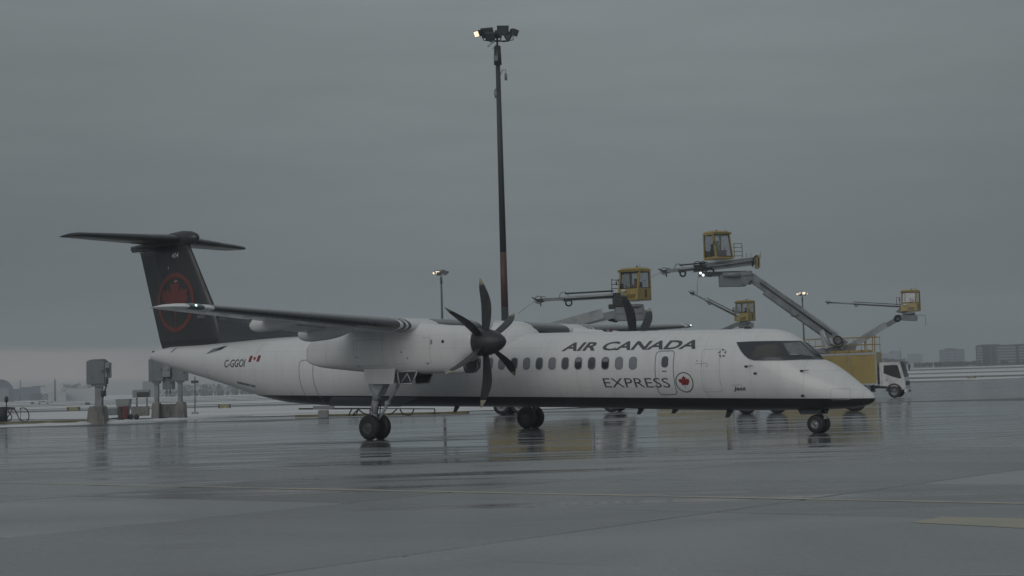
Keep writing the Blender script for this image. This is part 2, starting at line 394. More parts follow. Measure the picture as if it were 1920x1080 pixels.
    if slab:
        oi = N(t, 'ShaderNodeObjectInfo')
        k = N(t, 'ShaderNodeMapRange'); lk(t, oi.outputs['Random'], k.inputs['Value']); k.inputs['To Min'].default_value = .70; k.inputs['To Max'].default_value = 1.22
        s2 = N(t, 'ShaderNodeVectorMath', operation='SCALE'); lk(t, col, s2.inputs[0]); lk(t, k.outputs[0], s2.inputs['Scale']); col = s2.outputs[0]
        rough = mathn(t, 'ADD', rough, mathn(t, 'MULTIPLY', mathn(t, 'SUBTRACT', oi.outputs['Random'], .5), .07))
        rough = mathn(t, 'MAXIMUM', rough, .04)
    lk(t, col, b.inputs['Base Color']); lk(t, rough, b.inputs['Roughness'])
    b.inputs['IOR'].default_value = 1.4
    # ripples and brushed texture of the concrete
    mpr = N(t, 'ShaderNodeMapping'); mpr.inputs['Scale'].default_value = (.5, 2.2, 1); mpr.inputs['Rotation'].default_value = (0, 0, R(8)); lk(t, geo.outputs['Position'], mpr.inputs[0])
    n4 = N(t, 'ShaderNodeTexNoise'); n4.inputs['Scale'].default_value = 1.0; n4.inputs['Detail'].default_value = 4; n4.inputs['Roughness'].default_value = .5
    lk(t, mpr.outputs[0], n4.inputs['Vector'])
    bp = N(t, 'ShaderNodeBump'); bp.inputs['Strength'].default_value = .5; bp.inputs['Distance'].default_value = .012
    lk(t, n4.outputs['Fac'], bp.inputs['Height'])
    bp2 = N(t, 'ShaderNodeBump'); bp2.inputs['Distance'].default_value = .004
    inv = mathn(t, 'SUBTRACT', 1, wr.outputs[0]); lk(t, mathn(t, 'MULTIPLY', inv, .8), bp2.inputs['Strength'])
    lk(t, n3.outputs['Fac'], bp2.inputs['Height']); lk(t, bp.outputs[0], bp2.inputs['Normal']); lk(t, bp2.outputs[0], b.inputs['Normal'])
    return m
M['wet'] = wet_mat('wet_asphalt'); M['slab'] = wet_mat('wet_concrete', True)
M['joint'] = mat('joint_sealant', (.03, .032, .034), .35)

def grid(xs, ys, zf, keep=None):
    b = MB(); vs = {}
    for i, x in enumerate(xs):
        for j, y in enumerate(ys):
            vs[i, j] = b.b.verts.new((x, y, zf(x, y)))
    for i in range(len(xs) - 1):
        for j in range(len(ys) - 1):
            if keep is None or keep((xs[i] + xs[i+1]) / 2, (ys[j] + ys[j+1]) / 2):
                f = b.b.faces.new((vs[i, j], vs[i+1, j], vs[i+1, j+1], vs[i, j+1])); f.smooth = True
    return b
ys = [-150, -20, 0, 20, 40, 60, 80, 90] + list(range(100, 400, 10)) + list(range(400, 800, 20)) + [900, 1100, 1400, 2000, 3500]
xs = [-2500, -1200, -600, -400, -300, -200, -120, -80, -60, -40, -20, 0, 20, 30, 40, 55, 70, 85, 100, 120, 160, 220, 300, 400, 600, 1200, 2500]
ground = struct(obj('ground', grid(xs, ys, lambda x, y: GZ(x, y) - .04), 'wet'))

# concrete slabs of the apron, each a piece with a recessed sealed joint around it
apron = struct(obj('apron', grid([-40, -20, 0, 20, 40], [2, 20, 40, 60, 84], lambda x, y: -.018), 'joint'))
A0, DA, B0, DB, KB = 16.2, 8.35, 14.2, 6.12, .61
def XY(a, b): x = (b - a) / (1 + KB); return x, a + x
def slab_mesh():
    b = MB(); g = .028
    o0 = Vector(XY(0, 0)); ea = Vector(XY(DA, 0)) - o0; eb = Vector(XY(0, DB)) - o0
    c = (ea + eb) / 2
    def q(ins, z):
        out = []
        for s, t_ in ((0, 0), (1, 0), (1, 1), (0, 1)):
            p = ea * s + eb * t_ - c
            la, lb = ea.length, eb.length
            p = p * (1 - ins / (min(la, lb) / 2))
            out.append((p.x, p.y, z))
        return out
    b.loft([q(g, -.03), q(g, -.012), q(g + .02, 0)], True, False)
    return b, c
sb, sc_ = slab_mesh()
slab0 = obj('slab', sb, 'slab', apron)
first = True
for ka in range(-12, 14):
    for kb in range(-4, 24):
        o0 = Vector(XY(A0 + DA * ka, B0 + DB * kb)) + sc_
        if not (4 < o0.y < 80 and abs(o0.x) < .40 * o0.y + 7): continue
        if first: o = slab0; first = False
        else: o = slab0.copy(); COL.objects.link(o); o.parent = apron
        o.location = (o0.x, o0.y, 0)
def gp(u, v, z=0):
    d = ray(u, v); k = (z - CH) / d.z
    return Vector((0, 0, CH)) + d * k
# painted lines
b = MB(); p0, p1 = gp(-60, 904), gp(1990, 945.5)
d = (p1 - p0).normalized(); nrm = Vector((-d.y, d.x, 0))
seg = 60
for i in range(seg):
    a, c = p0.lerp(p1, i / seg), p0.lerp(p1, (i + 1) / seg)
    b.face([a - nrm * .10 + Vector((0, 0, .004)), c - nrm * .10 + Vector((0, 0, .004)), c + nrm * .10 + Vector((0, 0, .004)), a + nrm * .10 + Vector((0, 0, .004))])
struct(obj('painted_line', b, 'paint'))
b = MB()
b.face([gp(u, v) + Vector((0, 0, .004)) for u, v in ((1708, 980), (1768, 969), (2000, 975.5), (2000, 995))])
struct(obj('painted_marking', b, 'paint2'))

# snow field beyond the apron
def snow_mat():
    m = mat('ploughed_snow', (.62, .64, .66), .7)
    t = m.node_tree; b = t.nodes['Principled BSDF']
    geo = N(t, 'ShaderNodeNewGeometry'); sp = N(t, 'ShaderNodeSeparateXYZ'); lk(t, geo.outputs['Position'], sp.inputs[0])
    mpn = N(t, 'ShaderNodeMapping'); mpn.inputs['Scale'].default_value = (.012, .05, 1); lk(t, geo.outputs['Position'], mpn.inputs[0])
    n = N(t, 'ShaderNodeTexNoise'); n.inputs['Scale'].default_value = 1; n.inputs['Detail'].default_value = 8; n.inputs['Roughness'].default_value = .65; lk(t, mpn.outputs[0], n.inputs['Vector'])
    yy = mathn(t, 'ADD', sp.outputs[1], mathn(t, 'MULTIPLY', mathn(t, 'SUBTRACT', n.outputs['Fac'], .5), 22))
    yy = mathn(t, 'ADD', yy, mathn(t, 'MULTIPLY', sp.outputs[0], .12))
    cr = N(t, 'ShaderNodeValToRGB'); lk(t, mathn(t, 'DIVIDE', yy, 1000), cr.inputs[0])
    s1, d1 = (.88, .89, .90), (.15, .165, .17)
    st = [(0, s1)]
    for c, h in ((.262, .011), (.30, .006), (.395, .009), (.455, .013), (.535, .01), (.64, .022)):
        st += [(c - h - .006, s1), (c - h, d1), (c + h, d1), (c + h + .006, s1)]
    setramp(cr, st)
    gn = N(t, 'ShaderNodeMapRange'); lk(t, n.outputs['Fac'], gn.inputs['Value']); gn.inputs['From Min'].default_value = .3; gn.inputs['From Max'].default_value = .7
    gn.inputs['To Min'].default_value = .66; gn.inputs['To Max'].default_value = 1.08
    sc = N(t, 'ShaderNodeVectorMath', operation='SCALE'); lk(t, cr.outputs[0], sc.inputs[0]); lk(t, gn.outputs[0], sc.inputs['Scale'])
    lk(t, sc.outputs[0], b.inputs['Base Color'])
    return m
M['snow'] = snow_mat()
SB = [(-2500, 1500), (-300, 560), (-77, 212), (-50, 150), (-22, 103), (-8, 97), (8, 94), (30, 205), (105, 375), (150, 410), (400, 520), (2500, 900)]
def sbound(x):
    for (x0, y0), (x1, y1) in zip(SB, SB[1:]):
        if x <= x1: return y0 + (y1 - y0) * (x - x0) / (x1 - x0)
    return SB[-1][1]
b = MB()
sxs = [-2400, -1500, -900, -600, -400, -300, -250, -200, -160, -130] + [x * 2.5 for x in range(-48, 70)] + [200, 230, 270, 320, 400, 600, 1000, 2400]
tt = [0, .004, .01, .02, .04, .07, .11, .16, .22, .3, .4, .5, .65, .8, 1]
rows = []
for x in sxs:
    y0 = sbound(x) + random.uniform(-2.5, 2.5)
    rows.append([b.b.verts.new((x, y0 + (2600 - y0) * q, GZ(x, y0 + (2600 - y0) * q) + (.0 if q == 0 else .10))) for q in tt])
for r0, r1 in zip(rows, rows[1:]):
    for j in range(len(tt) - 1):
        f = b.b.faces.new((r0[j], r1[j], r1[j+1], r0[j+1])); f.smooth = True
struct(obj('snow_field', b, 'snow'))
# narrow ridge of slush along the edge of the apron
def strip(name, pts, wdt, h, m, kind='structure'):
    b = MB(); rings = []
    n = 40
    for i in range(n + 1):
        t_ = i / n * (len(pts) - 1); k = min(int(t_), len(pts) - 2); p = Vector(pts[k]).lerp(Vector(pts[k+1]), t_ - k)
        ww = wdt * random.uniform(.6, 1.3); hh = h * random.uniform(.6, 1.3); z = GZ(p.x, p.y)
        rings.append([(p.x, p.y - ww / 2, z - .05), (p.x, p.y - ww / 3, z + hh * .8), (p.x, p.y, z + hh), (p.x, p.y + ww / 3, z + hh * .7), (p.x, p.y + ww / 2, z - .05)])
    b.loft(rings, False, True, False)
    return struct(obj(name, b, m), kind)
strip('snow_ridge', [(-34, 83, 0), (-27, 87.3, 0), (-24.2, 89.5, 0), (-21.3, 99, 0), (-20, 108, 0)], 1.6, .10, 'snow')
for nm, ps in (('curb', [(-48, 98, 0), (-33, 93.5, 0), (-27, 92, 0)]), ('curb', [(-13.5, 88.2, 0), (-8, 85.5, 0), (-2.8, 84.2, 0)])):
    bb = MB()
    for a, c in zip(ps, ps[1:]): bb.beam(Vector(a) + Vector((0, 0, .06)), Vector(c) + Vector((0, 0, .06)), .5, .14)
    struct(obj(nm, bb, 'curb'))

# ------------------------------------------------------------------ airliner
air = thing('airliner', 'white turboprop airliner with black tail and six-blade propellers standing on the wet apron', 'airplane', (0, 0, 0))
air.matrix_basis = AC.copy()
def interp(tab, x):
    # tab sorted by descending x: rows (x, values...); monotone cubic-ish (Catmull) interpolation
    if x >= tab[0][0]: return tab[0][1:]
    for i in range(len(tab) - 1):
        a, c = tab[i], tab[i+1]
        if x >= c[0]:
            t_ = (a[0] - x) / (a[0] - c[0])
            p = tab[max(i - 1, 0)]; q = tab[min(i + 2, len(tab) - 1)]
            out = []
            for k in range(1, len(a)):
                def slope(l, m_, r):
                    if l is m_ or r is m_: return None
                    s0 = (m_[k] - l[k]) / (m_[0] - l[0]); s1 = (r[k] - m_[k]) / (r[0] - m_[0])
                    if s0 * s1 <= 0: return 0
                    return 2 * s0 * s1 / (s0 + s1)
                dx = c[0] - a[0]; lin = (c[k] - a[k]) / dx
                m0 = slope(p, a, c); m1 = slope(a, c, q)
                m0 = lin if m0 is None else m0; m1 = lin if m1 is None else m1
                t2, t3 = t_ * t_, t_ ** 3
                out.append((2*t3-3*t2+1)*a[k] + (t3-2*t2+t_)*dx*m0 + (-2*t3+3*t2)*c[k] + (t3-t2)*dx*m1)
            return tuple(out)
    return tab[-1][1:]
# x, top, bottom, halfwidth, z of greatest width
FT = [
 (1.80, 1.03, .97, .03, 1.0), (1.76, 1.11, .91, .12, 1.0), (1.60, 1.26, .82, .27, 1.02), (1.35, 1.45, .755, .43, 1.05), (.95, 1.77, .715, .64, 1.12), (.45, 2.10, .70, .84, 1.24),
 (.12, 2.25, .695, .94, 1.33), (-.12, 2.47, .69, 1.0, 1.42), (-.5, 2.81, .69, 1.09, 1.55), (-.85, 3.04, .69, 1.16, 1.66), (-1.3, 3.165, .69, 1.22, 1.78), (-2.0, 3.215, .69, 1.27, 1.88),
 (-3.0, 3.235, .70, 1.30, 1.96), (-4.3, 3.275, .73, 1.31, 2.0), (-9.7, 3.42, .88, 1.31, 2.13), (-15.4, 3.58, .98, 1.31, 2.26), (-19.7, 3.72, 1.06, 1.30, 2.38),
 (-21.0, 3.79, 1.12, 1.28, 2.45), (-22.3, 3.81, 1.22, 1.22, 2.53), (-23.8, 3.79, 1.47, 1.10, 2.68), (-25.5, 3.745, 1.88, .92, 2.86), (-27.2, 3.71, 2.28, .73, 3.03), (-29.3, 3.69, 2.76, .47, 3.24),
 (-30.1, 3.62, 2.96, .36, 3.3), (-30.6, 3.52, 3.10, .25, 3.31), (-30.85, 3.42, 3.20, .13, 3.31), (-30.92, 3.34, 3.28, .03, 3.31)]
def fus(x): return interp(FT, x)
def fring(x, n=64):
    t_, bo, hw, zc = fus(x); out = []
    for i in range(n):
        a = 2 * math.pi * i / n; ca, sa = math.cos(a), math.sin(a)
        h = (t_ - zc) if sa >= 0 else (zc - bo)
        e = .96
        out.append(Vector((x, hw * math.copysign(abs(ca) ** e, ca), zc + h * math.copysign(abs(sa) ** e, sa))))
    return out
def fy(x, z):
    t_, bo, hw, zc = fus(x)
    h = (t_ - zc) if z >= zc else (zc - bo)
    q = min(.9999, abs(z - zc) / max(h, 1e-4))
    sa = q ** (1 / .96)
    return hw * (max(0, 1 - sa * sa)) ** .48
def inside(p):
    t_, bo, hw, zc = fus(p.x)
    if p.x > FT[0][0] or p.x < FT[-1][0] or p.z >= t_ or p.z <= bo: return False
    return abs(p.y) < fy(p.x, p.z)
def cast(u, v):
    d = acray(u, v); k = 30.0; step = .1
    while k < 95:
        if inside(ORG + d * k): break
        k += step
    else:
        return cast(u - 1, v + .7)
    lo, hi = k - step, k
    for _ in range(25):
        mid = (lo + hi) / 2
        if inside(ORG + d * mid): hi = mid
        else: lo = mid
    p = ORG + d * hi
    return (p.x, p.z)
sxs = [FT[0][0]]
x = FT[0][0]
while x > FT[-1][0]:
    x -= .04 if x > 1.2 or x < -30.3 else (.1 if x > -3 else .22)
    sxs.append(max(x, FT[-1][0]))
b = MB(); b.loft([fring(x) for x in sxs])
fuselage = obj('fuselage', b, 'skin', air)

def wrap(name, polys, m, parent, off=.006, side=-1, zs=.07, xs_=.35, fn=fy):
    """lay flat (x, z) polygons on the skin of the fuselage"""
    bm = bmesh.new()
    for pl in polys:
        vs = [bm.verts.new((p[0], 0, p[1])) for p in pl]
        try: bm.faces.new(vs)
        except ValueError: pass
    return wrapbm(name, bm, m, parent, off, side, zs, xs_, fn)
def wrapbm(name, bm, m, parent, off=.006, side=-1, zs=.07, xs_=.35, fn=fy):
    bmesh.ops.triangulate(bm, faces=bm.faces)
    zlo = min(v.co.z for v in bm.verts); zhi = max(v.co.z for v in bm.verts)
    xlo = min(v.co.x for v in bm.verts); xhi = max(v.co.x for v in bm.verts)
    z = zlo + zs
    while z < zhi:
        bmesh.ops.bisect_plane(bm, geom=bm.verts[:] + bm.edges[:] + bm.faces[:], plane_co=(0, 0, z), plane_no=(0, 0, 1)); z += zs
    x = xlo + xs_
    while x < xhi:
        bmesh.ops.bisect_plane(bm, geom=bm.verts[:] + bm.edges[:] + bm.faces[:], plane_co=(x, 0, 0), plane_no=(1, 0, 0)); x += xs_
    for v in bm.verts:
        x, z = v.co.x, v.co.z; e = .004
        dx = (fn(x + e, z) - fn(x - e, z)) / (2 * e); dz_ = (fn(x, z + e) - fn(x, z - e)) / (2 * e)
        n_ = Vector((-max(-40, min(40, dx)), 1, -max(-40, min(40, dz_)))).normalized() * off
        v.co = Vector((x + n_.x, side * (fn(x, z) + n_.y), z + n_.z))
    for f in bm.faces:
        f.smooth = True
    bmesh.ops.recalc_face_normals(bm, faces=bm.faces)
    for f in bm.faces:
        if f.normal.y * side < 0: f.normal_flip()
    return obj(name, bm, m, parent, rm=False)
def rrect(cx, cz, w_, h_, r, n=5, shear=0):
    out = []
    for qx, qz, a0 in ((1, 1, 0), (-1, 1, 90), (-1, -1, 180), (1, -1, 270)):
        for i in range(n + 1):
            a = R(a0 + 90 * i / n)
            px = qx * (w_ / 2 - r) + r * math.cos(a); pz = qz * (h_ / 2 - r) + r * math.sin(a)
            out.append((cx + px + shear * pz, cz + pz))
    return out
def ringpoly(outer, inner):
    n = len(outer)
    return [[outer[i], outer[(i+1) % n], inner[(i+1) % n], inner[i]] for i in range(n)]
def outline(pts, w_):
    """a thin closed line along pts"""
    polys = []; n = len(pts)
    for i in range(n):
        a, c = Vector(pts[i]), Vector(pts[(i+1) % n]); d = c - a
        if d.length < 1e-5: continue
        q = Vector((-d.y, d.x)).normalized() * w_ / 2
        polys.append([a - q, c - q, c + q, a + q])
    return polys
def textbm(txt, cx, cz, w_, h_, shear=0, slope=0, flip=False, bold=0.0):
    cu = bpy.data.curves.new('t', 'FONT'); cu.body = txt; cu.resolution_u = 3; cu.offset = bold
    o = bpy.data.objects.new('t', cu); COL.objects.link(o)
    dg = bpy.context.evaluated_depsgraph_get(); me = bpy.data.meshes.new_from_object(o.evaluated_get(dg))
    bm = bmesh.new(); bm.from_mesh(me)
    bpy.data.objects.remove(o); bpy.data.meshes.remove(me)
    bmesh.ops.remove_doubles(bm, verts=bm.verts, dist=1e-5)
    x0 = min(v.co.x for v in bm.verts); x1 = max(v.co.x for v in bm.verts); y0 = min(v.co.y for v in bm.verts); y1 = max(v.co.y for v in bm.verts)
    for v in bm.verts:
        tx = (v.co.x - x0) / (x1 - x0) - .5; tz = (v.co.y - y0) / (y1 - y0) - .5
        if flip: tx = -tx
        px = tx * w_ + (-1 if flip else 1) * shear * tz * h_
        v.co = Vector((cx + px, 0, cz + tz * h_ + slope * px))
    return bm
LEAF = [(0, 1), (.13, .74), (.30, .84), (.235, .42), (.44, .63), (.50, .50), (.78, .545), (.69, .30), (.80, .22), (.40, -.10), (.46, -.26), (.035, -.19), (.03, -.62)]
LEAF = LEAF + [(-x, y) for x, y in LEAF[::-1] if x > .0001]
def leafpoly(cx, cz, s): return [(cx + x * s, cz + (y - .15) * s) for x, y in LEAF]
def circle(cx, cz, r, n=48): return [(cx + r * math.cos(2 * math.pi * i / n), cz + r * math.sin(2 * math.pi * i / n)) for i in range(n)]

PITCH = -.0272
for side in (-1, 1):
    # cabin windows
    for i in range(25):
        wx = -5.67 - .524 * i; wz = 2.265 + PITCH * (wx + 5.67)
        fr = rrect(wx, wz, .30, .41, .125); inn = rrect(wx, wz, .245, .355, .10)
        f = wrap('cabin_window', ringpoly(fr, inn), 'winframe', fuselage, .008, side)
        k = ('window_lit', 'window_lit', 'window_dark', 'window', 'window_dark', 'window', 'window_lit', 'window', 'window_lit', 'window')[i % 10]
        wrap('pane', [inn], k, f, .005, side)
        if k in ('window_dark',):   # half pulled blind
            wrap('blind', [rrect(wx, wz + .11, .22, .12, .03)], 'window_lit', f, .007, side)
    # doors
    dr = rrect(-4.52, 1.93, .66, 1.36, .12, shear=0)
    wrap('passenger_door', outline(dr, .032), 'ink2', fuselage, .007, side, xs_=.3)
    wd = rrect(-4.50, 2.27, .25, .35, .11); wrap('door_window', [wd], 'window', fuselage, .006, side)
    wrap('door_handle', [rrect(-4.52, 1.98, .16, .03, .01)], 'ink', fuselage, .009, side)
    dr = rrect(-20.25, 2.02, .74, 1.62, .16)
    wrap('service_door', outline(dr, .028), 'ink2', fuselage, .007, side)
    wrap('panel_line', outline(rrect(-2.9, 1.96, .62, 1.3, .05), .012), 'ink3', fuselage, .007, side)
    wrap('panel_line', outline(rrect(1.0, 1.15, .5, .32, .04), .010), 'ink3', fuselage, .007, side)
    # lettering
    fl = side > 0
    wrapbm('airline_name', textbm('AIR CANADA', -5.93, 2.83, 5.05, .285, .55, PITCH + .006, fl, .026), 'ink', fuselage, .008, side)
    wrapbm('airline_name', textbm('EXPRESS', -5.60, 1.645, 2.45, .30, -.16, PITCH + .005, fl, -.001), 'ink', fuselage, .008, side)
    rd = wrap('roundel', ringpoly(circle(-3.84, 1.62, .315), circle(-3.84, 1.62, .285)), 'ink', fuselage, .008, side)
    wrap('maple_leaf', [leafpoly(-3.84, 1.63, .24)], 'red', rd, .009, side)
    wrapbm('registration', textbm('C-GGOI', -24.50, 2.84, 1.34, .31, .22, -.01, fl, .010), 'ink', fuselage, .010, side)
    wrapbm('small_lettering', textbm('BOMBARDIER Q400', -24.0, 1.985, 1.15, .11, .1, -.16, fl, .03), 'ink', fuselage, .010, side)
    wrapbm('small_lettering', textbm('Jazz', -1.98, 1.375, .40, .15, .3, 0, fl, .03), 'ink', fuselage, .010, side)
    wrapbm('small_lettering', textbm('operated by', -2.05, 1.50, .32, .04, 0, 0, fl), 'ink2', fuselage, .010, side)
    fg = -23.26
    for q in (-.25, .25): wrap('flag_bar', [[(fg + q - .08 - .03, 2.86), (fg + q + .08 - .03, 2.86), (fg + q + .08 + .03, 3.10), (fg + q - .08 + .03, 3.10)]], 'red', fuselage, .010, side)
    wrap('flag_leaf', [leafpoly(fg, 2.985, .10)], 'red', fuselage, .011, side)
    # alliance star: five dark darts in a ring
    darts = []
    for i in range(5):
        a = R(90 + 72 * i); cx, cz = -2.52 + .12 * math.cos(a), 2.47 + .12 * math.sin(a); t_ = a + R(90 - 25)
        dv = Vector((math.cos(t_), math.sin(t_))); nv = Vector((-dv.y, dv.x))
        c0 = Vector((cx, cz)); darts.append([c0 - dv * .06 - nv * .008, c0 + dv * .06, c0 - dv * .03 + nv * .05])
    wrap('alliance_emblem', darts, 'ink', fuselage, .009, side)
    # faint emblem of the overwing stencil
    wrap('stencil', [rrect(-3.2, 2.18, .42, .02, .008), rrect(-3.2, 2.18, .03, .2, .01), rrect(-3.02, 2.10, .05, .05, .015), rrect(-3.36, 2.27, .05, .05, .015)], 'ink3', fuselage, .009, side)
    # tail vents
    wrap('air_inlet', [[(-26.5, 3.27), (-25.6, 3.42), (-25.35, 3.58), (-26.2, 3.48)]], 'cabinet', fuselage, .012, side)
    wrap('air_inlet', [[(-25.98, 3.375), (-25.62, 3.43), (-25.42, 3.565), (-25.75, 3.52)]], 'darkmetal', fuselage, .016, side)
    wrap('air_inlet', [[(-29.1, 3.42), (-28.95, 3.45), (-28.8, 3.60), (-28.95, 3.57)]], 'cabinet', fuselage, .012, side)

# cockpit glazing
def prof_x(z, inset=.0):
    lo, hi = -2.0, 1.7
    for _ in range(40):
        m_ = (lo + hi) / 2
        if fus(m_)[0] > z: lo = m_
        else: hi = m_
    return lo - inset
mk = [cast(*p) for p in ((1381, 642), (1410, 640.5), (1450, 639.8), (1480, 639.8))]
zt_, zb_ = mk[-1][1], 2.185
mk += [(prof_x(zt_ - (zt_ - zb_) * k / 12, .001), zt_ - (zt_ - zb_) * k / 12) for k in range(13)]
mk += [cast(*p) for p in ((1500, 674.5), (1472, 675.8), (1440, 676), (1414, 676), (1404, 673), (1396, 666.5), (1388, 656))]
sp1 = [cast(*p) for p in ((1417, 649.5), (1436, 647), (1455, 646.5), (1462, 655), (1469, 667.5), (1440, 669.5), (1411, 669.8))]
sp2 = [cast(1468, 644.5)] + [(prof_x(z, ins), z) for z, ins in ((zt_ - .055, .03), (zt_ - .2, .03), (zt_ - .35, .035), (zb_ + .075, .04))] + [cast(1500, 666.5), cast(1481, 667), cast(1474, 655)]
for side in (-1, 1):
    cw = wrap('cockpit_window', [mk], 'mask', fuselage, .016, side, zs=.025, xs_=.03)
    wrap('pane', [sp1], 'wsglass', cw, .022, side, zs=.04, xs_=.08)
    wrap('windscreen_pane', [sp2], 'wsglass2', cw, .026, side, zs=.025, xs_=.03)
    a, c = cast(1482, 664.5), cast(1526, 670); m_ = cast(1492, 665)
    b = MB(); b.path([(q[0], side * (fy(*q) + .035), q[1]) for q in (a, m_, c)], .012); b.box((m_[0], side * (fy(*m_) + .03), m_[1]), (.18, .02, .03))
    obj('wiper', b, 'steel2', cw)
# pitot probes
for (u, v) in ((1399, 687), (1416, 700), (1503, 695.5), (1505, 742)):
    q = cast(u, v)
    for side in (-1, 1):
        b = MB(); y = side * fy(*q)
        b.box((q[0], y, q[1]), (.09, .05, .06)); b.tube((q[0], y + side * .06, q[1]), (q[0] + (.26 if u in (1399, 1503) else .08), y + side * .075, q[1] + .02), .012, .008)
        obj('pitot_probe', b, 'darkmetal', fuselage)
# roof lights and blade antennas
b = MB(); b.lathe([(0, .07), (.06, .06), (.10, .02)], (-7.3, 0, 3.35), (0, 0, 1), 12, True); obj('beacon', b, 'maroon', fuselage)
for x, z0, h, lean in ((-24.9, 3.74, .62, -.3), (-2.2, 3.19, .10, -.1), (-6.0, 3.31, .12, -.1)):
    b = MB(); b.loft([[(x - .16, .012, z0), (x + .16, .012, z0), (x + .16, -.012, z0), (x - .16, -.012, z0)], [(x - .1 + lean * .5, .006, z0 + h), (x + .06 + lean * .5, .006, z0 + h), (x + .06 + lean * .5, -.006, z0 + h), (x - .1 + lean * .5, -.006, z0 + h)]], True, False)
    obj('blade_antenna', b, 'darkmetal', fuselage)
for x, h in ((-2.95, .22), (-6.2, .18), (-13.95, .2), (-4.9, .12)):
    zb = fus(x)[1]
    b = MB(); b.loft([[(x - .12, .012, zb + .02), (x + .12, .012, zb + .02), (x + .12, -.012, zb + .02), (x - .12, -.012, zb + .02)], [(x - .2, .006, zb - h), (x - .06, .006, zb - h), (x - .06, -.006, zb - h), (x - .2, -.006, zb - h)]], True, False)
    obj('blade_antenna', b, 'darkmetal', fuselage)
# bluish grey patch: sky reflection on the belly fairing, put in as colour
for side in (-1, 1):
    wrap('belly_fairing_sheen', [[(-20.0, 1.09), (-19.2, 1.44), (-14.9, 1.345), (-16.4, 1.02)]], 'belly_sheen', fuselage, .03, side, zs=.04)
# tail cone light
b = MB(); b.lathe([(0, .05), (.05, .045), (.07, .0)], (-30.75, 0, 3.50), (-.6, 0, .8), 10, True); obj('tail_light', b, 'red', fuselage)

# ---- wing
def foil(xle, c, z, th, y, n=15, inc=.0):
    up, lo = [], []
    for i in range(n + 1):
        t_ = (1 - math.cos(math.pi * i / n)) / 2
        yt = 5 * th * (.2969 * math.sqrt(t_) - .126 * t_ - .3516 * t_**2 + .2843 * t_**3 - .1036 * t_**4)
        cam_ = .02 * math.sin(math.pi * min(1, t_ * 1.1)) * c
        up.append(Vector((xle - t_ * c, y, z + yt * c * 1.06 + cam_ - inc * t_ * c)))
        lo.append(Vector((xle - t_ * c, y, z - yt * c * .94 + cam_ - inc * t_ * c)))
    return up + lo[::-1][1:-1]
BANK = -.0055
def wsec(y):
    a = abs(y)
    tab = [(0, -11.55, 3.05, 3.66, .17), (4.6, -11.55, 3.05, 3.63, .17), (5.4, -11.62, 2.95, 3.655, .16), (13.6, -12.02, 1.50, 4.02, .125), (13.95, -12.15, 1.28, 4.035, .11), (14.15, -12.38, .98, 4.045, .09), (14.21, -12.75, .5, 4.05, .06)]
    for r0, r1 in zip(tab, tab[1:]):
        if a <= r1[0]:
            t_ = (a - r0[0]) / (r1[0] - r0[0]); o = [p + (q - p) * t_ for p, q in zip(r0, r1)]; break
    else: o = list(tab[-1])
    o[3] += BANK * y
    return o
def wring(y): s = wsec(y); return foil(s[1], s[2], s[3], s[4], y)
for side in (-1, 1):
    yy = [0, 2, 4, 4.6, 5, 5.4, 7, 9, 11, 13, 13.6, 13.8, 13.95, 14.05, 14.15, 14.21]
    b = MB(); b.loft([wring(side * y) for y in yy], cap=True)
    wing = obj('wing', b, 'white', air)
    # rubber boots on the leading edge, in sections
    def boot(ya, yb):
        b = MB(); rings = []
        for k in range(7):
            y = side * (ya + (yb - ya) * k / 6); s = wsec(y); r = foil(s[1] + .012, s[2] + .02, s[3], s[4] * 1.035, y)
            nn = len(r); sel = [r[(i) % nn] for i in range(-4, 5)]
            rings.append(sel)
        b.loft(rings, False, True, False); return b
    for ya, yb in ((5.62, 9.4), (9.4, 13.0), (1.5, 3.75), (5.35, 5.47), (5.12, 5.24)):
        obj('deice_boot', boot(ya, yb), 'boot', wing)
    # tip light
    s = wsec(side * 13.75); b = MB()
    for k in range(1):
        rings = []
        for y in (13.35, 13.5, 13.65, 13.8):
            q = wsec(side * y); r = foil(q[1] + .015, q[2] + .02, q[3], q[4] * 1.06, side * y); nn = len(r); rings.append([r[i % nn] for i in range(-4, 5)])
        b.loft(rings, False, True, False)
    nl = obj('navigation_light', b, 'green', wing)
    b = MB(); bmesh.ops.create_uvsphere(b.b, u_segments=10, v_segments=8, radius=.035, matrix=Matrix.Translation((s[1] + .03, side * 13.62, s[3] + .03)))
    obj('bulb', b, 'navlight', nl)
    # flaps, a little below the trailing edge
    for ya, yb in ((5.7, 9.2),):
        rings = []
        for y in (ya, yb):
            q = wsec(side * y); rings.append(foil(q[1] - q[2] * .72, q[2] * .30, q[3] - .09, .13, side * y, 8, .16))
        b = MB(); b.loft(rings); obj('flap', b, 'white', wing)
    # flap hinge fairings
    for yc, xa, xf, zc, hh, ww in ((9.05, -14.9, -12.35, 3.72, .25, .19), (6.8, -15.05, -12.4, 3.49, .29, .21)):
        rings = []
        for i in range(17):
            t_ = i / 16; r = (1 - (1 - min(1, t_ / .28)) ** 2.2) ** .5 * (1 if t_ < .28 else max(0.02, math.cos(math.pi / 2 * ((t_ - .28) / .72) ** 1.7)))
            r = max(r, .03)
            cx = xa + t_ * (xf - xa); cz = zc + BANK * side * yc + .10 * t_
            rings.append([(cx, side * yc + ww * r * math.cos(a), cz + (hh * r) * math.sin(a)) for a in [2 * math.pi * k / 20 for k in range(20)]])
        b = MB(); b.loft(rings); obj('flap_fairing', b, 'white', wing)
    # aileron hinge horns
    for yc in (10.6, 11.6, 12.5):
        q = wsec(side * yc); b = MB(); b.box((q[1] - q[2] * .7, side * yc, q[3] - .13), (.35, .03, .10), bev=.01); obj('hinge_bracket', b, 'gear', wing)

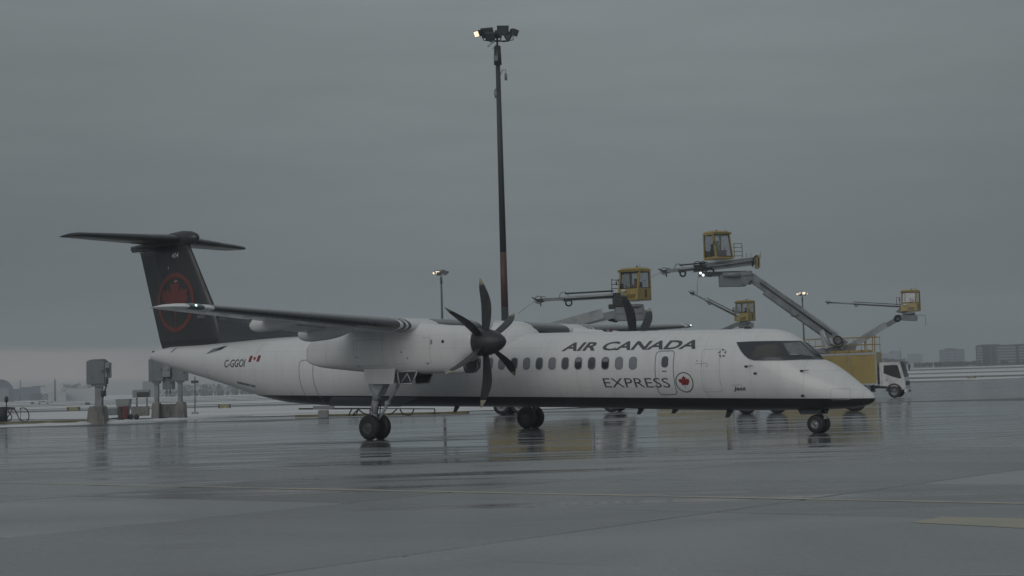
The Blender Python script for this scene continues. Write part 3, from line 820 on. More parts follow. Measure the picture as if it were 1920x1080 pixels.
# wing root fairing on the roof
b = MB(); rings = []
for x, t_, hw in ((-10.35, 3.46, .35), (-10.7, 3.66, .85), (-11.1, 3.80, 1.15), (-11.7, 3.90, 1.38), (-12.6, 3.97, 1.45), (-14, 3.97, 1.42), (-15.2, 3.90, 1.25), (-16.4, 3.80, .95), (-17.6, 3.72, .5), (-18.2, 3.69, .2)):
    base = fus(x)[0] - .55
    rings.append([(x, hw * math.copysign(abs(math.cos(a)) ** .8, math.cos(a)), base + (t_ - base) * abs(math.sin(a)) ** .8) for a in [math.pi * k / 20 for k in range(21)]])
b.loft(rings, True, True, False); obj('wing_root_fairing', b, 'white', air)

# ---- nacelles, propellers, main gear
NT = [(-9.42, 3.44, 2.62, .42, 3.03), (-9.7, 3.53, 2.5, .47, 3.02), (-10.1, 3.60, 2.16, .52, 2.95), (-10.6, 3.64, 2.10, .56, 2.9), (-11.4, 3.74, 2.10, .60, 2.9), (-12.5, 3.86, 2.14, .62, 2.92), (-13.95, 3.86, 2.21, .62, 2.95), (-15.2, 3.80, 2.32, .54, 2.98), (-16.0, 3.74, 2.40, .36, 3.0), (-16.4, 3.60, 2.46, .25, 2.98), (-16.75, 3.38, 2.54, .14, 2.97), (-17.0, 3.16, 2.64, .06, 2.95), (-17.12, 3.0, 2.86, .02, 2.94)]
def blade_mesh():
    """one scimitar blade, root at origin pointing +Z, disc plane = YZ (axis +X)"""
    rings = []
    n = 22
    for i in range(n + 1):
        t_ = i / n; r = .30 + t_ * 1.755
        ch = .20 + .27 * math.sin(math.pi * min(1, t_ * 1.02) ** .85 * .62) if t_ < .8 else None
        ch0 = .24 + .15 * math.sin(math.pi * .5 * min(1, t_ / .5))
        if t_ > .5: ch0 = .39 * max(0, 1 - ((t_ - .5) / .503) ** 2.2) ** .8
        ch = max(ch0, .015)
        sweep = .06 * math.sin(math.pi * min(1, t_ * 1.25)) - .20 * max(0, (t_ - .45) / .55) ** 2.0
        rake = 0
        pit = R(100 - 16 * t_)      # feathered: chord nearly fore and aft           # angle of the chord out of the disc plane
        th = (.16 - .13 * t_ ** .6) * .30
        if t_ < .08: th = .055
        cd = Vector((math.sin(pit), -math.cos(pit), 0)); nd = Vector((math.cos(pit), math.sin(pit), 0))
        ring = []
        for k in range(14):
            a = 2 * math.pi * k / 14
            ring.append(Vector((rake, 0, r)) + cd * (sweep + ch / 2 * math.cos(a)) + nd * (th / 2 * math.sin(a)))
        rings.append(ring)
    return rings
for side in (-1, 1):
    yc = side * 4.4; dz = BANK * yc
    nac = None
    b = MB(); rings = []
    x = NT[0][0]
    while x > NT[-1][0] + .001:
        t_, bo, hw, zc = interp(NT, x)
        rings.append([(x, yc + hw * math.copysign(abs(math.cos(a)) ** .70, math.cos(a)), zc + dz + ((t_ - zc) if math.sin(a) >= 0 else (zc - bo)) * math.copysign(abs(math.sin(a)) ** .74, math.sin(a))) for a in [2 * math.pi * k / 40 for k in range(40)]])
        x -= .1
    b.loft(rings); nac = obj('nacelle', b, 'white', air)
    # chin intake
    b = MB()
    def irg(x, w_, h_, zc): return [Vector((x, yc + p[0], zc + dz + p[1])) for p in rrect(0, 0, w_, h_, min(w_, h_) * .42, 5)]
    b.loft([irg(-10.6, .74, .50, 2.33), irg(-10.1, .74, .54, 2.34), irg(-9.78, .70, .52, 2.34), irg(-9.71, .66, .48, 2.34), irg(-9.76, .60, .42, 2.34)], False)
    ai = obj('air_intake', b, 'white', nac)
    b = MB(); b.loft([irg(-9.76, .60, .42, 2.34), irg(-10.08, .50, .34, 2.34)], True); obj('intake_duct', b, 'darkmetal', ai)
    b = MB(); b.loft([irg(-9.80, .715, .535, 2.34), irg(-9.70, .68, .50, 2.34), irg(-9.68, .63, .45, 2.34), irg(-9.74, .585, .405, 2.34)], False); obj('intake_lip', b, 'boot', ai)
    # vents, screws and panel seams on the side of the nacelle
    def nfn(x, z):
        t_, bo, hw, zc = interp(NT, x); h = (t_ - zc) if z - dz >= zc else (zc - bo); q = min(.999, abs(z - dz - zc) / h) ** (1 / .74)
        return hw * (1 - q * q) ** .35
    for sgn in (side, -side):
        def yfn(x, z, sgn=sgn): return nfn(x, z)
        def nwrap(name, polys, m, off=.006):
            bm = bmesh.new()
            for pl in polys: bm.faces.new([bm.verts.new((p[0], 0, p[1] + dz)) for p in pl])
            bmesh.ops.triangulate(bm, faces=bm.faces)
            for q in (2.3, 2.5, 2.7, 2.9, 3.1, 3.3, 3.5):
                bmesh.ops.bisect_plane(bm, geom=bm.verts[:] + bm.edges[:] + bm.faces[:], plane_co=(0, 0, q), plane_no=(0, 0, 1))
            for v in bm.verts: v.co.y = yc + sgn * (nfn(v.co.x, v.co.z) + off)
            return obj(name, bm, m, nac)
        nwrap('vent', [circle(-10.45, 3.1, .055, 12)], 'darkmetal')
        nwrap('vent', [circle(-11.1, 2.42, .03, 10)], 'darkmetal')
        nwrap('vent', [circle(-11.9, 2.62, .025, 10)], 'darkmetal'); nwrap('vent', [circle(-12.15, 2.82, .025, 10)], 'darkmetal')
        nwrap('panel_line', outline(rrect(-11.7, 2.85, 1.5, .82, .03), .012), 'ink3')
        nwrap('panel_line', outline(rrect(-13.6, 2.85, 1.3, .86, .03), .012), 'ink3')
        nwrap('vent', [rrect(-10.9, 3.1, .07, .15, .01)], 'ink2')
        nwrap('vent', [rrect(-14.1, 2.72, .18, .02, .005)], 'ink2'); nwrap('vent', [rrect(-14.1, 2.42, .18, .02, .005)], 'ink2')
    # propeller
    hub = Vector((-9.16, yc, 3.03 + dz))
    pr = bpy.data.objects.new('propeller', None); COL.objects.link(pr); pr.parent = air; pr.location = hub
    b = MB(); b.lathe([(-.30, .405), (-.26, .425), (0, .425), (.18, .405), (.38, .345), (.56, .26), (.70, .16), (.78, .07), (.80, .0)], (0, 0, 0), (1, 0, 0), 40, False)
    obj('spinner', b, 'prop', pr)
    b = MB(); b.lathe([(-.46, .36), (-.30, .38), (-.30, 0)], (0, 0, 0), (1, 0, 0), 32, False); obj('hub_ring', b, 'darkmetal', pr)
    ang0 = 1.0 if side < 0 else -14
    bl = None
    for k in range(6):
        a = ang0 + 60 * k
        if bl is None:
            rg = blade_mesh(); b = MB(); cut = 20
            b.loft(rg[:cut]); b.mi = 1; b.loft(rg[cut - 1:])
            bl = obj('blade', b, ['prop', 'proptip'], pr); o = bl
        else:
            o = bl.copy(); COL.objects.link(o); o.parent = pr
        o.rotation_euler = (R(-a), 0, 0)
    # main gear: hub at (-13.93, yc, .40)
    gx = -13.93
    mg = bpy.data.objects.new('main_landing_gear', None); COL.objects.link(mg); mg.parent = air; mg.location = (gx, yc, 0)
    def W(name, b, m, par=mg): return obj(name, b, m, par)
    for s2 in (-1, 1):
        b = MB(); yo = s2 * .265
        b.lathe([(-.115, .20), (-.125, .26), (-.125, .33), (-.10, .39), (-.05, .42), (0, .427), (.05, .42), (.10, .39), (.125, .33), (.125, .26), (.115, .20)], (0, yo, .412), (0, 1, 0), 40)
        wh = W('wheel', b, 'tyre')
        b = MB(); b.lathe([(-.10, .0), (-.10, .10), (-.075, .13), (-.075, .19), (-.115, .205), (-.12, .225), (.12, .225), (.115, .205), (.075, .19), (.075, .13), (.10, .10), (.10, 0)], (0, yo, .412), (0, 1, 0), 32)
        for k in range(8):
            a = 2 * math.pi * k / 8; b.tube((.16 * math.cos(a), yo - .095, .412 + .16 * math.sin(a)), (.16 * math.cos(a), yo + .095, .412 + .16 * math.sin(a)), .014, n=6)
        obj('rim', b, 'rimdark', wh)
    b = MB(); b.tube((0, -.27, .412), (0, .27, .412), .06); b.tube((0, 0, .36), (.02, 0, .95), .075, .075, 14); W('axle', b, 'gear')
    b = MB(); b.tube((.02, 0, .85), (.08, 0, 1.35), .095, .10, 16); b.tube((.08, 0, 1.3), (.16, 0, 1.7), .13, .19, 16); b.loft([[Vector((x, y, z)) for x, y in ((a0, -.16), (a1, -.16), (a1, .16), (a0, .16))] for z, a0, a1 in ((1.45, -.02, .30), (1.9, -.12, .62), (2.3, -.12, .62))], True, False); W('leg', b, 'gear')
    b = MB(); b.tube((-.02, 0, 1.45), (-.16, 0, .95), .03); b.tube((-.16, 0, .95), (-.02, 0, .55), .03); b.tube((-.1, .08, 1.5), (-.05, .08, .5), .015); W('torque_link', b, 'gear')
    b = MB(); b.tube((1.32, .0, 2.1), (.62, 0, 1.22), .055, .055); b.tube((.62, 0, 1.22), (.14, 0, .60), .06, .045); b.tube((.60, -.08, 1.20), (.60, .08, 1.20), .08); W('drag_brace', b, 'gear')
    b = MB(); b.tube((.12, 0, .95), (.25, 0, 1.3), .02); b.path([(.05, .1, 1.4), (.15, .12, 1.1), (.12, .12, .8), (.03, .1, .6)], .018); W('brake_line', b, 'hose')
    for s2 in (-1, 1):
        b = MB(); b.loft([[(.0, s2 * .50, 2.35), (1.40, s2 * .50, 2.32), (1.40, s2 * .47, 2.32), (.0, s2 * .47, 2.35)], [(.10, s2 * .50, 1.86), (1.30, s2 * .50, 1.82), (1.30, s2 * .47, 1.82), (.10, s2 * .47, 1.86)]], True, False)
        W('gear_door', b, 'white')
        q4 = [(1.42, 2.22), (2.28, 2.22), (2.06, 1.82), (1.50, 1.82)]
        b = MB(); b.prism([(x, s2 * .40, z) for x, z in q4], (0, s2 * .012, 0)); W('bay_panel', b, 'darkmetal')
        b = MB()
        for p_, q_ in zip(q4, q4[1:] + q4[:1]): b.tube((p_[0], s2 * .42, p_[1]), (q_[0], s2 * .42, q_[1]), .028, n=6)
        b.tube((1.6, s2 * .42, 1.87), (1.85, s2 * .42, 2.15), .02, n=6); b.tube((1.85, s2 * .42, 2.15), (2.0, s2 * .42, 1.87), .02, n=6)
        W('bay_frame', b, 'gear')
    b = MB(); b.box((1.1, 0, 2.16), (2.2, .80, .14)); W('wheel_bay', b, 'darkmetal')

# ---- nose gear
ng = bpy.data.objects.new('nose_landing_gear', None); COL.objects.link(ng); ng.parent = air
for s2 in (-1, 1):
    b = MB(); yo = s2 * .19
    b.lathe([(-.08, .13), (-.085, .18), (-.08, .235), (-.05, .268), (0, .278), (.05, .268), (.08, .235), (.085, .18), (.08, .13)], (0, yo, .268), (0, 1, 0), 36)
    wh = obj('wheel', b, 'tyre', ng)
    b = MB(); b.lathe([(-.06, 0), (-.06, .04), (-.045, .06), (-.045, .115), (-.078, .13), (-.082, .155), (.082, .155), (.078, .13), (.045, .115), (.045, .06), (.06, .04), (.06, 0)], (0, yo, .268), (0, 1, 0), 28)
    rm_ = obj('rim', b, 'rim', wh)
    b = MB()
    for k in range(8):
        a = 2 * math.pi * k / 8; b.tube((.085 * math.cos(a), yo - .052, .268 + .085 * math.sin(a)), (.085 * math.cos(a), yo + .052, .268 + .085 * math.sin(a)), .017, n=8)
    obj('wheel_hole', b, 'darkmetal', wh)
b = MB(); b.tube((0, -.2, .268), (0, .2, .268), .035); b.tube((0, 0, .25), (-.02, 0, .60), .045, .05, 12); b.tube((-.02, 0, .55), (-.03, 0, .85), .075, .08, 12); obj('leg', b, 'gear', ng)
b = MB(); b.tube((.06, 0, .62), (.24, 0, .46), .022); b.tube((.24, 0, .46), (.05, 0, .30), .022); b.box((.24, 0, .45), (.08, .12, .07)); obj('torque_link', b, 'gear', ng)
b = MB(); b.tube((.0, -.05, .62), (-.35, -.05, .82), .03); b.tube((.06, 0, .66), (.28, .0, .74), .03); b.box((.1, 0, .70), (.22, .16, .08), bev=.01); b.path([(.0, -.08, .7), (.12, -.1, .6), (.06, -.1, .45), (-.02, -.09, .32)], .012); obj('steering_actuator', b, 'darkmetal', ng)
b = MB()
for s2 in (-1, 1): b.loft([[(-.55, s2 * .26, .72), (.25, s2 * .26, .72), (.25, s2 * .24, .72), (-.55, s2 * .24, .72)], [(-.45, s2 * .3, .56), (.15, s2 * .3, .56), (.15, s2 * .28, .56), (-.45, s2 * .28, .56)]], True, False)
obj('gear_door', b, 'mask', ng)
b = MB(); b.lathe([(0, .06), (.03, .055), (.05, .03)], (.30, -.1, .62), (1, 0, -.1), 14, True); obj('taxi_light', b, 'lens', ng)

# ---- fin
def fin_z(z):
    # LE x, TE x at height z from the photograph's outline
    le = [(3.5, -25.95), (3.78, -26.1), (5.13, -26.72), (7.81, -28.22), (8.1, -28.38)]
    te = [(3.5, -30.10), (3.61, -30.2), (8.02, -31.62), (8.1, -31.66)]
    def q(tb):
        for a, c in zip(tb, tb[1:]):
            if z <= c[0]: return a[1] + (c[1] - a[1]) * (z - a[0]) / (c[0] - a[0])
        return tb[-1][1]
    return q(le), q(te)
def fin_ring(z, sc=1.0, x0=None, x1=None):
    le, te = fin_z(z); c = le - te; th = (.115 - .02 * (z - 3.6) / 4.4) * sc
    pts = []
    n = 14
    for i in range(n + 1):
        t_ = (1 - math.cos(math.pi * i / n)) / 2
        yt = 5 * th * (.2969 * math.sqrt(t_) - .126 * t_ - .3516 * t_**2 + .2843 * t_**3 - .1036 * t_**4) * c
        pts.append((le - t_ * c, yt))
    return [Vector((x, y, z)) for x, y in pts] + [Vector((x, -y, z)) for x, y in pts[::-1][1:-1]]
b = MB(); b.loft([fin_ring(3.5 + .46 * k) for k in range(11)]); fin = obj('tail_fin', b, 'black', air)
def fin_y(x, z):
    le, te = fin_z(z); c = le - te; t_ = max(0, min(1, (le - x) / c)); th = (.115 - .02 * (z - 3.6) / 4.4)
    return 5 * th * (.2969 * math.sqrt(t_) - .126 * t_ - .3516 * t_**2 + .2843 * t_**3 - .1036 * t_**4) * c
rc = on_y(327.5, 567, -.2)
for side in (-1, 1):
    rdl = wrap('roundel', ringpoly(circle(rc.x, rc.z, 1.26), circle(rc.x, rc.z, 1.07)), 'tailred', fin, .012, side, .15, .2, fin_y)
    wrap('maple_leaf', [leafpoly(rc.x, rc.z + .1, 1.12)], 'tailred', rdl, .012, side, .15, .2, fin_y)
    wrap('leaf_stem', [[(rc.x - .035, rc.z - 1.25), (rc.x + .035, rc.z - 1.25), (rc.x + .035, rc.z - .6), (rc.x - .035, rc.z - .6)]], 'tailred', rdl, .012, side, .15, .2, fin_y)
    wrapbm('fleet_number', textbm('404', -29.05, 7.55, .42, .22, .2, 0, side > 0, .01), 'letwhite', fin, .012, side, .07, .2, fin_y)
    def hl(z): le, te = fin_z(z); return te + (le - te) * .34
    wrap('rudder_line', [[(hl(z) - .012, z), (hl(z) + .012, z), (hl(z + .35) + .012, z + .35), (hl(z + .35) - .012, z + .35)] for z in [3.75 + .35 * k for k in range(12)]], 'darkmetal', fin, .012, side, .2, .2, fin_y)
    wrap('hinge_cover', [rrect(-29.0, 6.45, .2, .03, .01), rrect(-29.5, 7.05, .04, .12, .01)], 'letwhite', fin, .014, side, .07, .2, fin_y)
# dorsal fin
rings = []
for x, zt in ((-21.7, 4.02), (-22.4, 4.18), (-23.5, 4.40), (-24.6, 4.62), (-25.6, 4.85), (-26.6, 5.12), (-27.1, 5.2)):
    zb = fus(x)[0] - .15; hw = .05 + .11 * (-21.7 - x) / 5.4
    rings.append([(x, hw * 1.9, zb), (x, hw * 1.1, zb + .22), (x, hw * .7, (zb + zt) / 2), (x, hw * .35, zt), (x, -hw * .35, zt), (x, -hw * .7, (zb + zt) / 2), (x, -hw * 1.1, zb + .22), (x, -hw * 1.9, zb)])
rings.insert(0, [(-21.1, p[1] * .3, min(p[2], 3.86)) for p in rings[0]])
b = MB(); b.loft(rings); obj('dorsal_fin', b, 'dorsal', air)
# tailplane
tp = None
b = MB()
def tsec(y):
    a = abs(y) / 4.63
    return (-28.55 - 1.15 * a, 2.75 - 1.35 * a, 8.20, .155 - .025 * a)
def tring(y, tip=0):
    le, c, z, th = tsec(y)
    if tip: le -= .35 * tip; c *= (1 - .45 * tip); th *= (1 - .5 * tip)
    return foil(le, c, z + BANK * y, th, y, 12)
b.loft([tring(-4.63, 1), tring(-4.5, .25), tring(-4.3), tring(-2), tring(0), tring(2), tring(4.3), tring(4.5, .25), tring(4.63, 1)])
tailplane = obj('tailplane', b, 'black', air)
# bullet fairing at the top of the fin
b = MB(); rings = []
for x, zc, hh, hw in ((-27.72, 8.22, .03, .03), (-27.85, 8.23, .17, .14), (-28.15, 8.24, .28, .22), (-28.7, 8.26, .33, .26), (-29.4, 8.25, .30, .26), (-30.2, 8.18, .22, .2), (-31.0, 8.12, .15, .14), (-31.7, 8.09, .12, .09), (-32.15, 8.08, .10, .04), (-32.2, 8.08, .09, .02)):
    rings.append([(x, hw * math.cos(a), zc + hh * math.sin(a)) for a in [2 * math.pi * k / 24 for k in range(24)]])
b.loft(rings); obj('bullet_fairing', b, 'black', air)
b = MB(); b.box((-31.45, 0, 7.98), (1.25, .14, .16), bev=.02); obj('rudder_cap', b, 'dorsal', air)
b = MB(); b.box((-31.25, 0, 7.86), (.85, .06, .03)); obj('rudder_gap', b, 'ink3', air)

# ------------------------------------------------------------------ floodlight masts
def mast(base, H, label, lit, group='tall floodlight masts round the apron', detail=True, scale=1.0):
    t = thing('floodlight_mast', label, 'light mast', base, 0, group)
    def w_(name, b, m, par=t): return obj(name, b, m, par)
    z1 = H * .415; z0 = H * .27
    rad = lambda z: (.27 - .13 * z / H) * scale
    rg = lambda z: [(rad(z) * math.cos(2 * math.pi * k / 12), rad(z) * math.sin(2 * math.pi * k / 12), z) for k in range(12)]
    b = MB(); b.loft([rg(z1), rg(H * .96)]); w_('pole', b, 'mast')
    b = MB(); b.loft([rg(z0), rg(z1)]); w_('red_band', b, 'mastred')
    b = MB(); b.loft([rg(-.3), rg(z0)]); b.tube((0, 0, -.3), (0, 0, .25), .45, .42, 16); w_('pole_foot', b, 'mast')
    b = MB(); b.tube((0, 0, H * .915), (0, 0, H * .965), .26, .22, 10); w_('lowering_head', b, 'darkmetal')
    if detail:
        b = MB(); b.box((-.12, -.27, H * .93), (.28, .16, .36), bev=.02); w_('junction_box', b, 'cabinet')
        b = MB(); b.path([(.1, 0, H * .885), (.3, -.1, H * .90), (.5, -.15, H * .90), (.5, -.15, H * .885)], .025); b.tube((.5, -.15, H * .872), (.5, -.15, H * .889), .09); w_('security_camera', b, 'cabinet')
        b = MB(); b.tube((-.10, -.1, H * .968), (-.32, -.25, H * .955), .03); b.beam((-.62, -.3, H * .962), (-.18, -.2, H * .977), .11, .11); w_('security_camera', b, 'steel2')
        b = MB(); b.path([(-.2, -.1, H * .85), (-.26, -.15, H * .838), (-.2, -.12, H * .825)], .05); w_('cable_tie', b, 'cabinet')
    rzz = H * .985
    b = MB()
    b.tube((0, 0, H * .96), (0, 0, rzz + .05), .07)
    for x, y in ((-.9, -.25), (-.45, .3), (.25, -.35), (.75, .25), (1.05, -.1), (-.3, -.45)):
        b.path([(0, 0, rzz - .15), (x * .6, y * .6, rzz - .16), (x, y, rzz - .12), (x, y, rzz + .15)], .035)
    w_('lamp_ring', b, 'darkmetal')
    specs = [(-1.25, -.35, .30, (-.55, -.55, -.35), .48), (-.62, -.1, .42, (-.2, -.9, -.75), .80), (-.45, -.45, .10, (0, -.8, -.9), .62), (.38, -.2, .50, (.1, -1, -.4), .76), (.80, .1, .18, (.9, .2, -.5), .6), (1.15, -.2, .35, (.9, -.5, -.45), .52), (.05, .3, .36, (.1, 1, -.5), .5)]
    for i, (x, y, z, d, s) in enumerate(specs):
        dv = Vector(d).normalized(); m_ = Matrix.Translation((x, y, rzz + z)) @ dv.to_track_quat('Z', 'Y').to_matrix().to_4x4()
        b = MB(); k = s * scale
        # housing: a tapered hood with open front
        b.loft([[m_ @ Vector((sx_ * k * .5, sy_ * k * .42, .14)) for sx_, sy_ in ((1, 1), (-1, 1), (-1, -1), (1, -1))], [m_ @ Vector((sx_ * k * .5, sy_ * k * .42, -.02)) for sx_, sy_ in ((1, 1), (-1, 1), (-1, -1), (1, -1))],
                [m_ @ Vector((sx_ * k * .28, sy_ * k * .25, -.30)) for sx_, sy_ in ((1, 1), (-1, 1), (-1, -1), (1, -1))]], True, False)
        f = w_('floodlight', b, 'darkmetal')
        b = MB(); b.loft([[m_ @ Vector((sx_ * k * q, sy_ * k * q * .85, .145 + (q < .4) * .01)) for sx_, sy_ in ((1, 1), (-1, 1), (-1, -1), (1, -1))] for q in (.42, .36)], True, False)
        w_('lens', b, 'lampon' if i in lit else 'lens', f)
    return t
def mast_at(u, v, D, label, lit, detail=True, sc=1.0):
    top = P(u, v, D); z0 = GZ(top.x, D); return mast((top.x, D, z0), (top.z - z0) / .992, label, lit, detail=detail, scale=sc)
mast_at(932, 68, 92, 'tallest dark mast with faded red band and one lit floodlight, behind the nearer propeller', {0})
mast_at(827, 513, 262, 'thin dark mast with one bright floodlight, above the wing left of the propeller', {0, 1}, False, 1.15)
mast_at(1504, 552, 372, 'distant mast with a row of lit floodlights, behind the cockpit and the long grey boom', {0, 1, 3, 5}, False, 1.25)

# ------------------------------------------------------------------ person
def person_mesh():
    b = bpy.data.meshes.new('person')
    V = []; E = []; RD = []
    def v(p, r, par=None):
        V.append(p); RD.append(r); i = len(V) - 1
        if par is not None: E.append((par, i))
        return i
    # seated figure facing -Y, hip at origin
    pel = v((0, 0, 0), .15); w1 = v((0, .01, .18), .13, pel); ch_ = v((0, .0, .36), .16, w1); nk = v((0, -.01, .52), .065, ch_); hd = v((0, -.03, .62), .085, nk); tp_ = v((0, -.02, .72), .095, hd); v((0, -.02, .80), .05, tp_)
    v((0, -.125, .66), .02, tp_)  # nose
    for s in (-1, 1):
        v((s * .10, -.01, .68), .02, tp_)
        sh = v((s * .19, 0, .45), .065, ch_); el_ = v((s * .25, -.06, .18), .048, sh); wr_ = v((s * .20, -.30, .14), .034, el_); pm = v((s * .19, -.37, .15), .036, wr_)
        for q, (dx, ln) in enumerate(((-.03, .07), (-.01, .085), (.01, .08), (.03, .065))):
            f1 = v((s * .19 + dx, -.40 - ln * .4, .15), .011, pm); v((s * .19 + dx, -.40 - ln, .125), .009, f1)
        v((s * .19 - s * .05, -.385, .165), .012, pm)
        hp = v((s * .10, -.04, -.02), .095, pel); kn = v((s * .14, -.46, .0), .068, hp); an = v((s * .14, -.46, -.40), .045, kn); v((s * .14, -.62, -.44), .035, an)
    b.from_pydata(V, E, [])
    o = bpy.data.objects.new('tmp', b); COL.objects.link(o)
    md = o.modifiers.new('s', 'SKIN'); sb_ = o.modifiers.new('u', 'SUBSURF'); sb_.levels = 1; sb_.render_levels = 1
    for i, sv in enumerate(b.skin_vertices[0].data): sv.radius = (RD[i], RD[i] * (.8 if i in (0, 1, 2) else 1)); sv.use_root = (i == 0)
    dg = bpy.context.evaluated_depsgraph_get(); me = bpy.data.meshes.new_from_object(o.evaluated_get(dg))
    bpy.data.objects.remove(o)
    me.name = 'person'; me.materials.clear(); me.materials.append(M['skintone']); me.materials.append(M['navy'])
    for p in me.polygons:
        p.use_smooth = True
        c = p.center
        p.material_index = 0 if (c.z > .53 or (c.y < -.33 and c.z > .07 and c.z < .3)) else 1
    return me
PM = person_mesh()
def vest_mesh():
    b = MB(); rings = []
    for z, hx, hy in ((.02, .19, .14), (.18, .175, .135), (.33, .205, .15), (.43, .215, .135), (.50, .13, .09)):
        rings.append([(hx * math.cos(a), -.0 + hy * math.sin(a), z) for a in [2 * math.pi * k / 20 for k in range(20)]])
    b.loft(rings, False); me = bpy.data.meshes.new('vest'); b.b.to_mesh(me); b.b.free(); return me
def hair_mesh():
    b = MB(); rings = []
    for z, r, dy in ((.62, .085, .03), (.70, .112, .012), (.77, .108, .0), (.82, .07, -.01), (.84, .01, -.01)):
        rings.append([(r * math.cos(a), -.01 + dy + r * math.sin(a), z + (.05 if math.sin(a) < -.3 and z < .7 else 0)) for a in [2 * math.pi * k / 16 for k in range(16)]])
    b.loft(rings, False); me = bpy.data.meshes.new('hair'); b.b.to_mesh(me); b.b.free(); return me
VM, HM = vest_mesh(), hair_mesh()
def person(loc, rz, label, vest, sc=1.0):
    o = bpy.data.objects.new('person', PM); COL.objects.link(o); tag(o, label, 'person', 'operators seated in the boom cabins')
    o.matrix_basis = Matrix.Translation(loc) @ Matrix.Rotation(rz, 4, 'Z') @ Matrix.Scale(sc, 4)
    for nm, src, m in (('vest', VM, vest), ('hair', HM, 'hair')):
        me = src.copy(); me.materials.append(M[m])
        for p in me.polygons: p.use_smooth = True
        c = bpy.data.objects.new(nm, me); COL.objects.link(c); c.parent = o
    return o

# ------------------------------------------------------------------ de-icing trucks
def truck_wheel(par, x, y, r=.48, w_=.28, rim='rim'):
    b = MB(); b.lathe([(-w_/2, r * .56), (-w_/2, r * .86), (-w_*.36, r * .97), (0, r), (w_*.36, r * .97), (w_/2, r * .86), (w_/2, r * .56)], (x, y, r), (0, 1, 0), 28)
    wh = obj('wheel', b, 'tyre', par)
    s = 1 if y > 0 else -1
    b = MB(); b.lathe([(-s * w_ * .2, 0), (s * w_ * .46, .0), (s * w_ * .46, r * .16), (s * w_ * .2, r * .22), (s * w_ * .12, r * .46), (s * w_ * .48, r * .56), (s * w_ * .5, r * .60)], (x, y, r), (0, 1, 0), 24)
    for k in range(8):
        a = 2 * math.pi * k / 8; b.tube((x + .36 * r * math.cos(a), y, r + .36 * r * math.sin(a)), (x + .36 * r * math.cos(a), y + s * w_ * .3, r + .36 * r * math.sin(a)), .022, n=6)
    obj('rim', b, rim, wh)
    return wh
